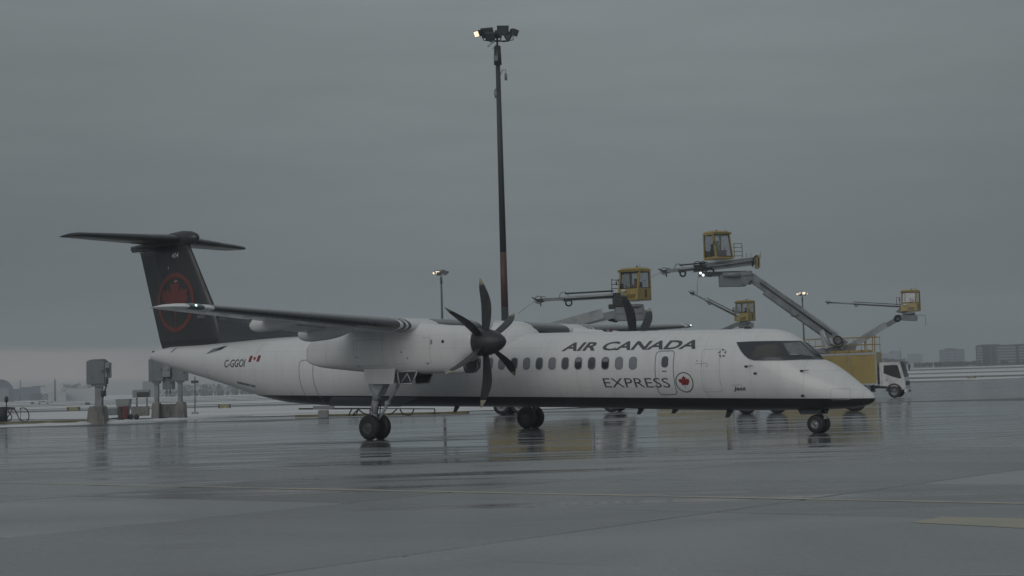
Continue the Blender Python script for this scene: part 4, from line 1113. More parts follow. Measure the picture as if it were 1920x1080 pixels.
def truck(loc, rz, label, L=8.4, ax=(0, -4.6, -5.9), box=(-1.1, -7.6, 1.02, 3.55), r=.48, cab=True, ch=2.62, boxm='yellow', W_=2.35, group='de-icing trucks with raised booms', name='deicing_truck', cat='de-icing truck', rails=True):
    t = thing(name, label, cat, loc, rz, group)
    hw = W_ / 2
    b = MB()
    for s in (-1, 1): b.box((-L / 2 + .9, s * .42, .82), (L - .3, .09, .22))
    for k in range(6): b.box((-.2 - k * L / 6.5, 0, .82), (.08, .8, .14))
    for a in ax[1:]: b.tube((a, -hw + .3, r), (a, hw - .3, r), .08)
    b.tube((0, -hw + .3, r), (0, hw - .3, r), .07)
    obj('chassis', b, 'darkmetal', t)
    for s in (-1, 1):
        b = MB(); b.box((-2.3, s * (hw - .35), .70), (1.1, .5, .5), bev=.05); obj('fuel_tank', b, 'cabinet', t)
    for i, a in enumerate(ax):
        for s in (-1, 1):
            truck_wheel(t, a, s * (hw - .16), r, .28, 'rim')
            if i: truck_wheel(t, a, s * (hw - .50), r, .28, 'rim')
    if cab:
        z0, z1 = .62, ch
        # cab shell: side profile extruded across
        prof = [(-1.02, z0 + .28), (-1.02, z1 - .05), (-.92, z1), (.38, z1), (.52, z1 - .07), (.80, z0 + .72), (.84, z0), (.52, z0 - .05), (.52, z0 + .25), (-.52, z0 + .25)]
        b = MB(); b.prism([(x, -hw + .06, z) for x, z in prof], (0, W_ - .12, 0))
        bmesh.ops.bevel(b.b, geom=[e for e in b.b.edges if abs(e.verts[0].co.y - e.verts[1].co.y) < .01 and e.calc_length() > .2], offset=.05, segments=2, affect='EDGES')
        cb = obj('cab', b, 'truckwhite', t)
        for s in (-1, 1):
            y = s * (hw - .052)
            wz = z1 - .22; zb_ = z0 + .95
            b = MB(); b.prism([(-.72, y, zb_ + .28), (-.68, y, wz), (.28, y, wz), (.36, y, wz - .12), (.56, y, zb_ - .12), (.40, y, zb_ - .14), (-.10, y, zb_ + .02)], (0, s * .012, 0)); obj('side_window', b, 'window_dark', cb)
            b = MB(); b.box((-.50, s * (hw - .04), z0 + .72), (.16, .03, .05)); obj('door_handle', b, 'darkmetal', cb)
            b = MB()
            for dx in (-.86, .58): b.box((dx, s * (hw - .055), z0 + .9), (.015, .012, 1.2))
            obj('door_seam', b, 'ink2', cb)
            b = MB(); b.path([(.50, s * (hw - .1), z1 - .12), (.78, s * (hw + .12), z1 - .08), (.80, s * (hw + .14), z1 - .2)], .018); b.box((.80, s * (hw + .13), z1 - .42), (.08, .20, .42), bev=.02); obj('mirror', b, 'darkmetal', cb)
            rg = []
            for k in range(13):
                a = math.pi * k / 12; rg.append([(math.cos(a) * q, s * yy_, r + .03 + math.sin(a) * q) for q, yy_ in ((r + .02, hw - .03), (r + .15, hw - .02), (r + .15, hw - .35), (r + .02, hw - .35))])
            b = MB(); b.loft(rg, True, False); obj('mudguard', b, 'darkmetal', t)
            b = MB(); b.box((.86, s * (hw - .42), z0 + .12), (.04, .34, .17), bev=.02); obj('headlight', b, 'headlight', cb)
            b = MB(); b.box((-.05, s * (hw - .1), z0 - .10), (.45, .25, .06)); b.box((.02, s * (hw - .1), z0 + .16), (.40, .2, .05)); obj('step', b, 'darkmetal', t)
        a_, c_ = Vector((.52, 0, z1 - .16)), Vector((.755, 0, z0 + .92)); off = Vector((.03, 0, .01))
        b = MB(); b.loft([[a_ + off + Vector((0, s * (hw - .16), 0)) for s in (-1, 1)], [c_ + off + Vector((0, s * (hw - .12), 0)) for s in (-1, 1)]], False, False, False); bmesh.ops.solidify(b.b, geom=b.b.faces[:], thickness=.015)
        obj('windscreen', b, 'window', cb)
        b = MB(); b.box((.86, 0, z0 + .45), (.06, W_ * .62, .30), bev=.02)
        b.box((.89, 0, z0 + .52), (.03, W_ * .56, .04)); b.box((.89, 0, z0 + .40), (.03, W_ * .56, .04)); obj('grille', b, 'darkmetal', cb)
        b = MB(); b.box((.84, 0, z0 - .12), (.22, W_ - .1, .26), bev=.04); obj('bumper', b, 'truckwhite', t)
        b = MB(); b.box((.955, 0, z0 - .12), (.02, W_ * .4, .12)); obj('bumper_grille', b, 'darkmetal', t)
        b = MB(); b.box((.62, 0, z1 - .02), (.30, W_ - .3, .06), bev=.02); obj('sun_visor', b, 'darkmetal', cb)
    x1, x0_, zb, zt = box
    b = MB(); b.box(((x1 + x0_) / 2, 0, (zb + zt) / 2), (x1 - x0_, W_, zt - zb), bev=.04); bx = obj('tank_body', b, boxm, t)
    b = MB()
    for s in (-1, 1):
        b.box(((x1 + x0_) / 2, s * (hw + .012), zt - .10), (x1 - x0_ + .06, .05, .16)); b.box(((x1 + x0_) / 2, s * (hw + .012), zb + .06), (x1 - x0_ + .06, .05, .12))
        for q in (x1, x0_): b.box((q, s * (hw + .012), (zb + zt) / 2), (.10, .06, zt - zb))
    for k in range(1, 4): b.box((x1 + (x0_ - x1) * k / 4, -hw - .008, (zb + zt) / 2), (.025, .02, zt - zb - .3))
    obj('body_trim', b, 'steel2', bx)
    b = MB(); b.box(((x1 + x0_) / 2 + .3, -.4, zt + .10), ((x1 - x0_) * .8, 1.2, .18), bev=.03); obj('roof_locker', b, boxm, bx)
    if rails:
        b = MB(); n = 9; zr = zt + 1.15
        for s in (-1, 1):
            for k in range(n):
                x = x1 - .05 + (x0_ - x1 + .1) * k / (n - 1); b.tube((x, s * (hw - .05), zt), (x, s * (hw - .05), zr), .022, n=6)
            for z in (zr, zt + .6): b.tube((x1, s * (hw - .05), z), (x0_, s * (hw - .05), z), .022, n=6)
        for q in (x1, x0_):
            for z in (zr, zt + .6): b.tube((q, -hw + .05, z), (q, hw - .05, z), .022, n=6)
        obj('railing', b, 'rail', bx)
    b = MB(); b.box((x0_ - .02, .6, 1.35), (.05, .4, .12)); b.box((x0_ - .02, -.6, 1.35), (.05, .4, .12)); obj('tail_lamp', b, 'red', t)
    b = MB()
    for k in range(7): b.tube((x0_ - .10, -.25, .7 + k * .42), (x0_ - .10, .25, .7 + k * .42), .02, n=6)
    for s in (-1, 1): b.tube((x0_ - .10, s * .25, .6), (x0_ - .10, s * .25, 3.6), .025, n=6)
    obj('ladder', b, 'rail', t)
    return t

def boom_cab(t, c, sc, rz, sill=.42, lit=False, stripes=True):
    """enclosed operator cabin; c = floor centre (world); local front = -Y then turned by rz"""
    m_ = Matrix.Translation(c) @ Matrix.Rotation(rz, 4, 'Z') @ Matrix.Scale(sc, 4)
    w2, d2, h = .72, .80, 2.0
    def T(*p): return m_ @ Vector(p)
    fb, ft = -d2 - .05, -d2 + .36    # front face leans back to the roof
    yl = lambda z: fb + (ft - fb) * z / h
    b = MB()
    # floor, lower walls
    def slab_(x0, x1, y0, y1, z0, z1, lean=False):
        ring = lambda z: [T(x0, (y0 if not lean else y0 + yl(z) - fb), z), T(x1, (y0 if not lean else y0 + yl(z) - fb), z), T(x1, (y1 if not lean else y1 + yl(z) - fb), z), T(x0, (y1 if not lean else y1 + yl(z) - fb), z)]
        b.loft([ring(z0), ring(z1)], True, False)
    zs = h * sill
    slab_(-w2, w2, -d2, d2, 0, .09)
    slab_(-w2, w2, fb, fb + .06, .05, min(zs, .35 if sill < .3 else zs), True)     # front apron
    for s in (-1, 1): slab_(s * w2 - .03, s * w2 + .03, fb + .1, d2, .05, zs)
    slab_(-w2, w2, d2 - .06, d2, .05, max(zs, .7)); slab_(-w2, w2, d2 - .06, d2, h - .16, h)
    # pillars
    for s in (-1, 1):
        slab_(s * w2 - .06, s * w2 + .06, fb - .03, fb + .09, .02, h, True)
        slab_(s * w2 - .055, s * w2 + .055, d2 - .12, d2 + .01, .02, h)
    for s in (-1, 1): slab_(s * w2 - .04, s * w2 + .04, fb + .1, d2, h - .14, h)
    slab_(-w2, w2, ft - .02, ft + .08, h - .14, h)
    # roof
    b.loft([[T(-w2 - .06, ft - .10, h), T(w2 + .06, ft - .10, h), T(w2 + .06, d2 + .05, h), T(-w2 - .06, d2 + .05, h)], [T(-w2 + .06, ft + .05, h + .13), T(w2 - .06, ft + .05, h + .13), T(w2 - .06, d2 - .06, h + .13), T(-w2 + .06, d2 - .06, h + .13)]], True, False)
    cb = obj('operator_cabin', b, 'yellow', t, True)
    W2 = lambda nm, bb, m: obj(nm, bb, m, cb, True)
    b = MB(); b.loft([[T(-w2 + .07, yl(zs) + .02, zs + .02), T(w2 - .07, yl(zs) + .02, zs + .02)], [T(-w2 + .07, yl(h - .16) + .02, h - .16), T(w2 - .07, yl(h - .16) + .02, h - .16)]], False, False, False); W2('windscreen', b, 'glass')
    for s in (-1, 1):
        b = MB(); b.loft([[T(s * w2, yl(zs) + .12, zs + .02), T(s * w2, d2 - .13, zs + .02)], [T(s * w2, yl(h - .16) + .12, h - .16), T(s * w2, d2 - .13, h - .16)]], False, False, False); W2('side_window', b, 'glass')
        # rubber seals round the panes
        b = MB()
        for z in (zs + .02, h - .16): b.tube(T(s * w2, yl(z) + .1, z), T(s * w2, d2 - .12, z), .028 * sc, n=6)
        for yy_ in (0, 1):
            za, zb_ = zs + .02, h - .16
            b.tube(T(s * w2, yl(za) + .11 if not yy_ else d2 - .13, za), T(s * w2, yl(zb_) + .11 if not yy_ else d2 - .13, zb_), .028 * sc, n=6)
        W2('window_seal', b, 'darkmetal')
    b = MB(); b.loft([[T(-w2 + .07, d2 - .03, max(zs, .7)), T(w2 - .07, d2 - .03, max(zs, .7))], [T(-w2 + .07, d2 - .03, h - .16), T(w2 - .07, d2 - .03, h - .16)]], False, False, False); W2('rear_window', b, 'glass')
    b = MB(); pts = [T(-w2 + .08, yl(zs) - .01, zs), T(w2 - .08, yl(zs) - .01, zs), T(w2 - .08, yl(h - .15) - .01, h - .15), T(-w2 + .08, yl(h - .15) - .01, h - .15)]
    for p, q in zip(pts, pts[1:] + pts[:1]): b.tube(p, q, .03 * sc, n=6)
    W2('window_seal', b, 'darkmetal')
    b = MB(); b.box((0, .30, .46), (.52, .5, .12), m_, .03); b.box((0, .55, .85), (.50, .12, .75), m_, .03); b.box((0, .3, .2), (.3, .3, .4), m_); W2('seat', b, 'seatm')
    b = MB(); b.box((-.48, -.05, .45), (.22, .5, .7), m_, .03); b.box((.48, -.05, .42), (.2, .5, .6), m_, .03); b.tube(T(-.45, -.2, .8), T(-.45, -.24, 1.02), .03 * sc); b.tube(T(.45, -.2, .72), T(.45, -.24, .95), .03 * sc); W2('control_console', b, 'seatm')
    b = MB(); b.lathe([(0, .06 * sc), (.14 * sc, .055 * sc), (.17 * sc, .01)], T(.1, .25, h + .13), (0, 0, 1), 10, True); W2('beacon', b, 'maroon')
    b = MB(); b.tube(T(w2 - .1, -.2, h + .1), T(w2 - .1, -.2, h + .34), .012 * sc, n=5); W2('aerial', b, 'darkmetal')
    b = MB(); b.box((-w2 - .16, fb + .1, h * .58), (.10, .06, .24), m_, .02); b.tube(T(-w2, fb + .1, h * .66), T(-w2 - .16, fb + .1, h * .66), .015, n=5); W2('mirror', b, 'darkmetal')
    if stripes and sill > .3:
        b = MB()
        for k in range(4):
            x = -.1 + k * .17; b.face([T(x, yl(.12) - .045, .12), T(x + .07, yl(.12) - .045, .12), T(x + .17, yl(.4) - .045, .40), T(x + .10, yl(.4) - .045, .40)])
        W2('hazard_stripe', b, 'darkmetal')
        b = MB(); b.box((w2 + .045, .18, .45), (.03, .16, .50), m_); W2('door_grille', b, 'darkmetal')
        b = MB(); b.box((-.28, fb - .05, .66), (.34, .02, .14), m_); W2('plate', b, 'letwhite')
    return cb, T

def coil(mb, c, r, n=16, tr=.03, ax='y', turns=1.0, sq=1.0):
    pts = [Vector(c) + Vector((r * math.cos(2 * math.pi * k * turns / n), 0, r * sq * math.sin(2 * math.pi * k * turns / n))) for k in range(n + 1)]
    mb.path(pts, tr, 6)
def lines(t, name, segs, r, m, D=None, n=6):
    b = MB()
    for s in segs: b.path([P(u, v, D) for u, v in s], r, n)
    return obj(name, b, m, t, True)

def nozzle_boom(t, tip, root, D, w0, w1, extra=True, hx=1):
    """telescopic spray boom between two pixels at distance D"""
    px = D / F
    a, c = P(*tip, D), P(*root, D); d = c - a
    mid = a + d * .36
    b = MB(); b.beam(mid, c, w1, w1 * .75); ob = obj('spray_boom', b, 'steel2', t, True)
    b = MB(); b.beam(a + d * .07, mid + d * .05, w0, w0); obj('boom_extension', b, 'steel', ob, True)
    b = MB(); b.tube(mid + Vector((0, -w1 * .6, w1 * .8)), c + Vector((0, -w1 * .6, w1 * .8)), w1 * .14, n=6); b.tube(mid + Vector((0, -w1 * .8, -w1 * .15)), c + Vector((0, -w1 * .8, -w1 * .1)), w1 * .16, n=6); obj('fluid_pipe', b, 'darkmetal', ob, True)
    b = MB()
    coil(b, a + Vector((.05, 0, .02)), w1 * .62, tr=w0 * .11); coil(b, a + Vector((w1 * .9, -.03, .05)), w1 * .45, tr=w0 * .10)
    b.tube(a + Vector((-.1, 0, 0)), a + d * .08, w0 * .45, n=8); b.tube(a, a + Vector((-w1 * .9, 0, w1 * .5)), w0 * .3, w0 * .2, n=6); b.tube(a + Vector((w1 * .5, 0, 0)), a + Vector((w1 * .5, 0, -w1 * 1.0)), w0 * .2, n=6)
    b.box(a + Vector((w1 * .4, 0, -.03)), (w1 * 1.1, w1 * .5, w1 * .6))
    obj('nozzle_head', b, 'darkmetal', ob, True)
    b = MB()
    coil(b, mid + Vector((-.05, -.05, w1 * .4)), w1 * .7, tr=w0 * .10); coil(b, mid + Vector((w1 * .6, -.1, -w1 * .7)), w1 * .5, tr=w0 * .26)
    b.box(mid + Vector((w1 * .4, 0, -w1 * .2)), (w1 * 1.2, w1 * .8, w1 * .5))
    obj('hose_loop', b, 'hose', ob, True)
    return ob

G_ = 'de-icing trucks with raised booms'
# truck A: nearest, behind the fuselage amidships
DA_ = 76
pa = P(1150, 772, 78.5); pa.z = 0
tA = truck((1.9 + 3.6, 77.6, 0), R(-16), 'de-icing truck behind the fuselage windows, its cabin raised above the far wing', ax=(-.05, -5.2, -6.2), box=(-1.1, -7.0, 1.0, 2.7), rails=False)
D = 79
cb, T = boom_cab(tA, P(1190, 564, D), .86, R(-38), .40)
person(T(-.02, .22, .62), R(-38), 'seated person in an orange jacket inside the cabin nearest the far propeller', 'orange', .85)
nozzle_boom(tA, (1008, 563), (1150, 555), D, .17, .34)
b = MB(); b.box((P(1158, 562, D)), (.55, .6, .75), bev=.03); b.box(P(1153, 575, D), (.7, .5, .25)); obj('boom_mount', b, 'darkmetal', tA, True)
b = MB()
for k in range(3): b.tube(P(1147, 525 + 8 * k, D), P(1160, 525 + 8 * k, D), .02, n=5)
for u in (1147, 1160): b.tube(P(u, 523, D), P(u, 560, D), .022, n=5)
obj('cage', b, 'darkmetal', tA, True)
b = MB(); b.tube(P(1186, 571, D), P(1186, 577, D), .62, .62, 20); b.box(P(1180, 583, D), (1.6, .9, .40), bev=.04); b.box(P(1184, 592, D), (1.9, .8, .55), bev=.03); obj('turntable', b, 'steel', tA, True)
b = MB(); b.beam(P(1170, 585, D), P(1052, 614, D), .55, .42); bo = obj('main_boom', b, 'steel', tA, True)
b = MB(); b.beam(P(1130, 588, D), P(985, 628, D), .68, .56); obj('boom_sleeve', b, 'steel2', bo, True)
b = MB(); b.path([P(1135, 590, D), P(1142, 599, D), P(1155, 602, D), P(1164, 596, D), P(1166, 588, D)], .09); obj('hose', b, 'hose', bo, True)
b = MB(); b.beam(P(985, 628, D), P(940, 660, D), .6, .5); b.box(Vector((-.6, 79.5, 3.5)), (1.4, 1.6, .7), bev=.05); obj('boom_base', b, 'steel', tA, True)
lines(tA, 'spray_jet', [[(1004, 564), (990, 574), (972, 587)]], .02, 'spray', D)

# truck B: big boom over the nose, yellow body and white cab right of the nose
tB = truck((28.65, 107.0, GZ(0, 107)), R(-24), 'de-icing truck with white cab right of the airliner nose, carrying the highest cabin', ax=(0, -5.0, -6.3), box=(-1.22, -9.2, 1.0, 3.45), r=.45, ch=2.66)
D = 108
cb, T = boom_cab(tB, P(1347, 487, D), 1.02, R(26), .10, stripes=False)
person(T(.12, .25, .62), R(5), 'seated person in a green vest in the highest cabin above the airliner roof', 'hiviz', 1.0)
# slewing platform with its two stowed boom tubes
b = MB(); b.beam(P(1312, 497, D), P(1418, 484, D), .35, .22); b.beam(P(1312, 505, D + .5), P(1418, 492, D + .5), .5, .16); pf = obj('boom_carriage', b, 'steel2', tB, True)
b = MB(); b.beam(P(1300, 507, D), P(1415, 493, D), .42, .30); b.tube(P(1325, 500, D - .4), P(1412, 489, D - .4), .07); b.tube(P(1322, 494, D - .5), P(1414, 484, D - .5), .045); obj('boom_tube', b, 'steel', pf, True)
b = MB(); b.beam(P(1328, 499.5, D - .3), P(1414, 489.5, D - .3), .1, .09); b.box(P(1355, 513, D), (3.6, .8, .28)); obj('dark_rail', b, 'darkmetal', pf, True)
b = MB(); b.box(P(1420, 491, D), (.28, .9, 1.0), bev=.04); obj('end_plate', b, 'yellow', pf, True)
b = MB(); b.path([P(1411, 500, D - .4), P(1413, 484, D - .4), P(1418, 479, D - .4), P(1422, 484, D - .4), P(1422, 500, D - .4)], .07); obj('hose', b, 'hose', pf, True)
b = MB()
for u in (1376, 1391): b.tube(P(u, 457, D), P(u + 1, 483, D), .025, n=5)
for v in (457, 464, 472, 480): b.tube(P(1374, v, D), P(1391, v - .5, D), .02, n=5)
for u, v0 in ((1400, 475), (1408, 474), (1426, 472)): b.tube(P(u, v0, D), P(u, v0 + 12, D), .015, n=5)
obj('cage', b, 'darkmetal', pf, True)
nb = nozzle_boom(tB, (1244, 509), (1326, 501), D, .26, .42)
b = MB(); coil(b, P(1331, 510, D - .3), .30, tr=.07); coil(b, P(1308, 497, D - .3), .28, tr=.03); coil(b, P(1318, 496, D - .3), .24, tr=.03); b.box(P(1311, 503, D), (.8, .6, .5)); obj('hose_loop', b, 'hose', pf, True)
for u, v in ((1313.5, 512), (1318.5, 516)):
    b = MB(); b.lathe([(0, .10), (.06, .09), (.07, 0)], P(u, v, D - .5), (0, -1, -.2), 14, True); l_ = obj('work_lamp', b, 'lampwhite', pf, True)
b = MB(); b.tube(P(1371, 512, D), P(1371, 520, D), .85, .85, 20); b.beam(P(1355, 517, D), P(1408, 512, D), 1.0, .30); tt_ = obj('turntable', b, 'steel', tB, True)
b = MB(); b.beam(P(1349, 527, D), P(1397, 526, D), .9, .88); b.box(P(1401, 521, D), (.7, .8, 1.0), bev=.05); b.tube(P(1398, 527, D - .6), P(1398, 527, D + .6), .3); obj('tilt_box', b, 'cabinet', tt_, True)
b = MB(); b.tube(P(1385, 536, D - .3), P(1402, 531, D - .3), .09); b.path([P(1398, 520, D - .5), P(1404, 531, D - .5), P(1410, 526, D - .5)], .06); obj('tilt_cylinder', b, 'darkmetal', tt_, True)
lines(tB, 'trip_wire', [[(1372, 517.5), (1308, 519.5), (1307, 552)]], .018, 'darkmetal', D)
lines(tB, 'spray_jet', [[(1239, 511), (1216, 522), (1196, 533)]], .025, 'spray', D - 2)
b = MB(); b.beam(P(1404, 518, D), P(1500, 583, D), .55, .62); bo = obj('main_boom', b, 'steel', tB, True)
b = MB(); b.beam(P(1412, 516, D - .05), P(1570, 628, D - .05), .35, .28); obj('boom_upper', b, 'steel2', bo, True)
b = MB(); b.beam(P(1436, 544, D), P(1583, 649, D), .68, .74); obj('boom_sleeve', b, 'steel', bo, True)
b = MB(); b.tube(P(1425, 530, D - .45), P(1560, 627, D - .45), .06); b.path([P(1482, 592, D - .4), P(1490, 594, D - .4), P(1498, 590, D - .4)], .03); obj('fluid_pipe', b, 'darkmetal', bo, True)
b = MB(); b.beam(P(1540, 619, D - .3), P(1551, 653, D - .3), .35, .35, (1, 0, 0)); b.beam(P(1556, 634, D - .3), P(1562, 650, D - .3), .22, .22, (1, 0, 0)); b.tube(P(1542, 622, D - .6), P(1556, 648, D - .6), .09); obj('lift_cylinder', b, 'gear', bo, True)
b = MB(); coil(b, P(1571, 638, D - .8), .30, tr=.06); b.path([P(1558, 645, D - .8), P(1566, 650, D - .8), P(1577, 650, D - .8), P(1582, 640, D - .8)], .05); obj('hose', b, 'hose', bo, True)
b = MB(); b.prism([P(1552, 662, D), P(1552, 652, D), P(1600, 644, D), P(1607, 645, D), P(1603, 662, D)], (0, 1.2, 0)); b.prism([P(1527, 661, D), P(1530, 655, D), P(1552, 651, D), P(1552, 663, D)], (0, 1.1, 0)); obj('boom_base', b, 'steel', tB, True)

# truck C: behind the cockpit, small cabin just over the roof
D = 140
tC = truck((P(1400, 700, 118).x, 118, GZ(0, 118)), R(-14), 'de-icing truck hidden by the airliner, its small cabin just above the cockpit roof', ax=(0, -5.0, -6.2), box=(-1.2, -7.4, 1.0, 3.2), rails=False)
D = 122
cb, T = boom_cab(tC, P(1397, 602, D), .84, R(-38), .42)
person(T(0, .22, .6), R(-38), 'seated person in dark clothes inside the smallest cabin, low behind the cockpit roof', 'navy', .8)
nozzle_boom(tC, (1296, 549), (1381, 592), D, .14, .27)
b = MB(); b.tube(P(1397, 603, D), P(1397, 608, D), .5, .5, 16); b.box(P(1399, 610, D), (1.2, .8, .42), bev=.03); b.box(P(1383, 592, D), (.5, .5, .8), bev=.03); obj('turntable', b, 'steel', tC, True)
b = MB(); b.beam(P(1385, 607, D), P(1345, 624, D), .45, .36); obj('main_boom', b, 'steel', tC, True)
b = MB()
for k in range(3): b.tube(P(1374, 577 + 5 * k, D), P(1384, 577 + 5 * k, D), .02, n=5)
for u in (1374, 1384): b.tube(P(u, 576, D), P(u, 590, D), .022, n=5)
obj('cage', b, 'darkmetal', tC, True)
b = MB(); b.beam(P(1345, 624, D), P(1300, 650, D), .55, .45); obj('boom_base', b, 'steel', tC, True)

# truck D: behind truck B, boom up to the right
tD = truck((P(1620, 700, 138).x, 138, GZ(0, 138)), R(-20), 'de-icing truck hidden behind the yellow body, its boom and cabin reaching up to the right', ax=(0, -5.0, -6.2), box=(-1.2, -7.8, 1.0, 3.3), rails=True)
D = 128
cb, T = boom_cab(tD, P(1708, 584, D), .92, R(-30), .42)
person(T(0, .22, .6), R(-30), 'seated person in a maroon jacket inside the rightmost cabin', 'maroon', .85)
nozzle_boom(tD, (1551, 567), (1693, 575), D, .13, .22)
b = MB(); b.tube(P(1704, 586, D), P(1704, 590, D), .55, .55, 16); b.beam(P(1683, 595, D), P(1718, 597, D), .8, .46); b.prism([P(1682, 584, D), P(1690, 576, D), P(1700, 574, D), P(1702, 588, D), P(1688, 586, D)], (0, .5, 0)); obj('turntable', b, 'steel', tD, True)
b = MB(); coil(b, P(1683, 597, D - .4), .24, tr=.10); obj('hose', b, 'hose', tD, True)
b = MB(); b.beam(P(1685, 597, D), P(1622, 632, D), .5, .42); bo = obj('main_boom', b, 'steel', tD, True)
b = MB(); b.beam(P(1660, 609, D), P(1590, 652, D), .6, .55); obj('boom_sleeve', b, 'steel2', bo, True)
b = MB()
for u in (1681, 1687): b.tube(P(u, 558, D), P(u, 573, D), .025, n=5)
b.tube(P(1681, 558, D), P(1687, 558, D), .02, n=5); obj('cage', b, 'darkmetal', tD, True)
lines(tD, 'trip_wire', [[(1700, 590.5), (1735, 591), (1736, 610)]], .02, 'darkmetal', D)
b = MB(); b.tube(P(1640, 700, D), P(1640, 624, D), .05); b.tube(P(1636, 700, D), P(1636, 624, D), .05); b.tube(P(1622, 690, D), P(1622, 635, D), .07); obj('service_pole', b, 'rail', tD, True)

# service trailer close behind the nose, only its wheels show under the belly
tE = truck((P(1597, 700, 66).x, 65.9, 0), R(-8), 'low white tank trailer behind the airliner nose, only its wheels showing under the belly', L=6.2, ax=(0, -3.5, -4.9), box=(-2.6, -5.7, .9, 2.6), cab=False, boxm='truckwhite', group='service trailer', name='tank_trailer', cat='trailer', rails=False)
# ------------------------------------------------------------------ things on the left
def cabinet_post(u, vb, D, w_, boxes, label, pil, blk, group='electrical cabinets on posts'):
    base = P(u, vb, D); base.z = GZ(base.x, D)
    t = thing('electrical_cabinet', label, 'electrical cabinet', base, 0, group)
    for i, (u0, v0, u1, v1, m, dp) in enumerate(boxes):
        a, c = P(u0, v0, D), P(u1, v1, D); cx, cz = (a.x + c.x) / 2, (a.z + c.z) / 2
        b = MB(); b.box((cx, D + dp, cz), (abs(c.x - a.x), .9, abs(a.z - c.z)), bev=.03); bx = obj('cabinet_box', b, m, t, True)
        b = MB(); b.box((cx, D + dp, a.z + .03), (abs(c.x - a.x) * .8, .7, .06)); b.box((cx - .2 * abs(c.x - a.x), D + dp - .455, cz), (.02, .02, abs(a.z - c.z) * .9)); obj('lid', b, m, bx, True)
        b = MB(); b.box((c.x - .12, D + dp - .47, cz + .05), (.05, .05, .16)); obj('handle', b, 'darkmetal', bx, True)
    for u0, v0, u1, v1 in pil:
        a, c = P(u0, v0, D), P(u1, v1, D); b = MB(); x = (a.x + c.x) / 2; ww = abs(c.x - a.x)
        b.box((x, D, (a.z + c.z) / 2), (ww, .35, abs(a.z - c.z)), bev=.02); b.box((x, D, a.z - .05), (ww * 1.7, .6, .16)); b.box((x, D, c.z + .05), (ww * 1.4, .5, .08)); obj('post', b, 'steel', t, True)
        b = MB(); b.tube((x + ww * .55, D - .22, a.z), (x + ww * .55, D - .22, c.z), .04); obj('conduit', b, 'cabinet', t, True)
    for u0, v0, u1, v1 in blk:
        a, c = P(u0, v0, D), P(u1, v1, D); x = (a.x + c.x) / 2; ww = abs(c.x - a.x); g = GZ(x, D)
        b = MB(); b.loft([[(x + sx_ * ww / 2 * k, D + sy_ * .5 * k, z) for sx_, sy_ in ((1, 1), (-1, 1), (-1, -1), (1, -1))] for z, k in ((g - .05, 1.08), (a.z - .12, .92), (a.z, .80))], True, False)
        obj('concrete_foot', b, 'concrete', t, True)
    return t
t = cabinet_post(182, 792, 88, 1, [(165.5, 677, 200, 720, 'cabinet', 0), (172, 675.5, 197, 680, 'cabinet2', .1)], 'tall grey electrical cabinet on a single post and stained concrete foot, leftmost', [(179, 721, 193, 763)], [(168, 762, 199, 793)])
b = MB(); a = P(203, 694, 87.6); b.box(a, (.28, .5, .95), bev=.03); obj('side_box', b, 'cabinet2', t, True)
b = MB(); a = P(201.5, 694, 87.2); b.box(a, (.22, .1, .28)); b.tube(P(202, 700, 87.2), P(200, 720, 87.2), .03); obj('breaker', b, 'darkmetal', t, True)
b = MB(); b.tube(P(200, 721, 87.5), P(193, 745, 87.5), .05); b.box(P(194, 738, 87.6), (.28, .25, .35)); obj('outlet', b, 'darkmetal', t, True)
t = cabinet_post(317, 785, 106, 1, [(281, 674, 309, 715, 'cabinet', 0), (324, 688, 351, 714, 'cabinet', 0), (309, 683, 323, 707, 'cabinet2', -.3), (306, 708, 325, 730, 'cabinet', .2)], 'pair of grey electrical cabinets on two posts and joined concrete feet, under the tail cone', [(290, 716, 298, 757), (334, 714, 342, 755)], [(287, 756, 301, 785), (331, 754, 348, 784)])
b = MB(); a, c = P(300, 758, 106), P(331, 783, 106); b.box(((a.x + c.x) / 2, 106.3, (a.z + c.z) / 2), (abs(c.x - a.x), .5, abs(a.z - c.z)), bev=.04); obj('concrete_beam', b, 'concrete', t, True)
b = MB()
for u in (313, 319): b.tube(P(u, 729, 106), P(u, 738, 106), .04)
b.box(P(316, 728, 106), (.7, .4, .1)); obj('bracket', b, 'darkmetal', t, True)

def on_ground(u, v):
    z = 0
    for _ in range(60):
        p = gp(u, v, z); z = .5 * z + .5 * GZ(p.x, p.y)
    return p
# small panel on two legs
D = 118; base = P(265, 775, D); base.z = GZ(0, D)
t = thing('panel_stand', 'small grey panel on two legs standing in snow between the two cabinets', 'panel', base)
b = MB(); b.box(P(265.5, 738, D), (1.42, .4, .62), bev=.03); pn = obj('panel', b, 'cabinet2', t, True)
b = MB(); b.box(P(268, 740, D - .22), (1.0, .04, .42)); obj('panel_face', b, 'darkmetal', pn, True)
for u in (256.5, 275.5):
    b = MB(); b.tube(P(u, 746, D), P(u, 770, D), .07); obj('leg', b, 'steel', t, True)
b = MB(); a = P(262, 768, D); b.box((a.x, D + .2, a.z - .15), (1.4, .6, .75), bev=.03); obj('block', b, 'concrete', t, True)
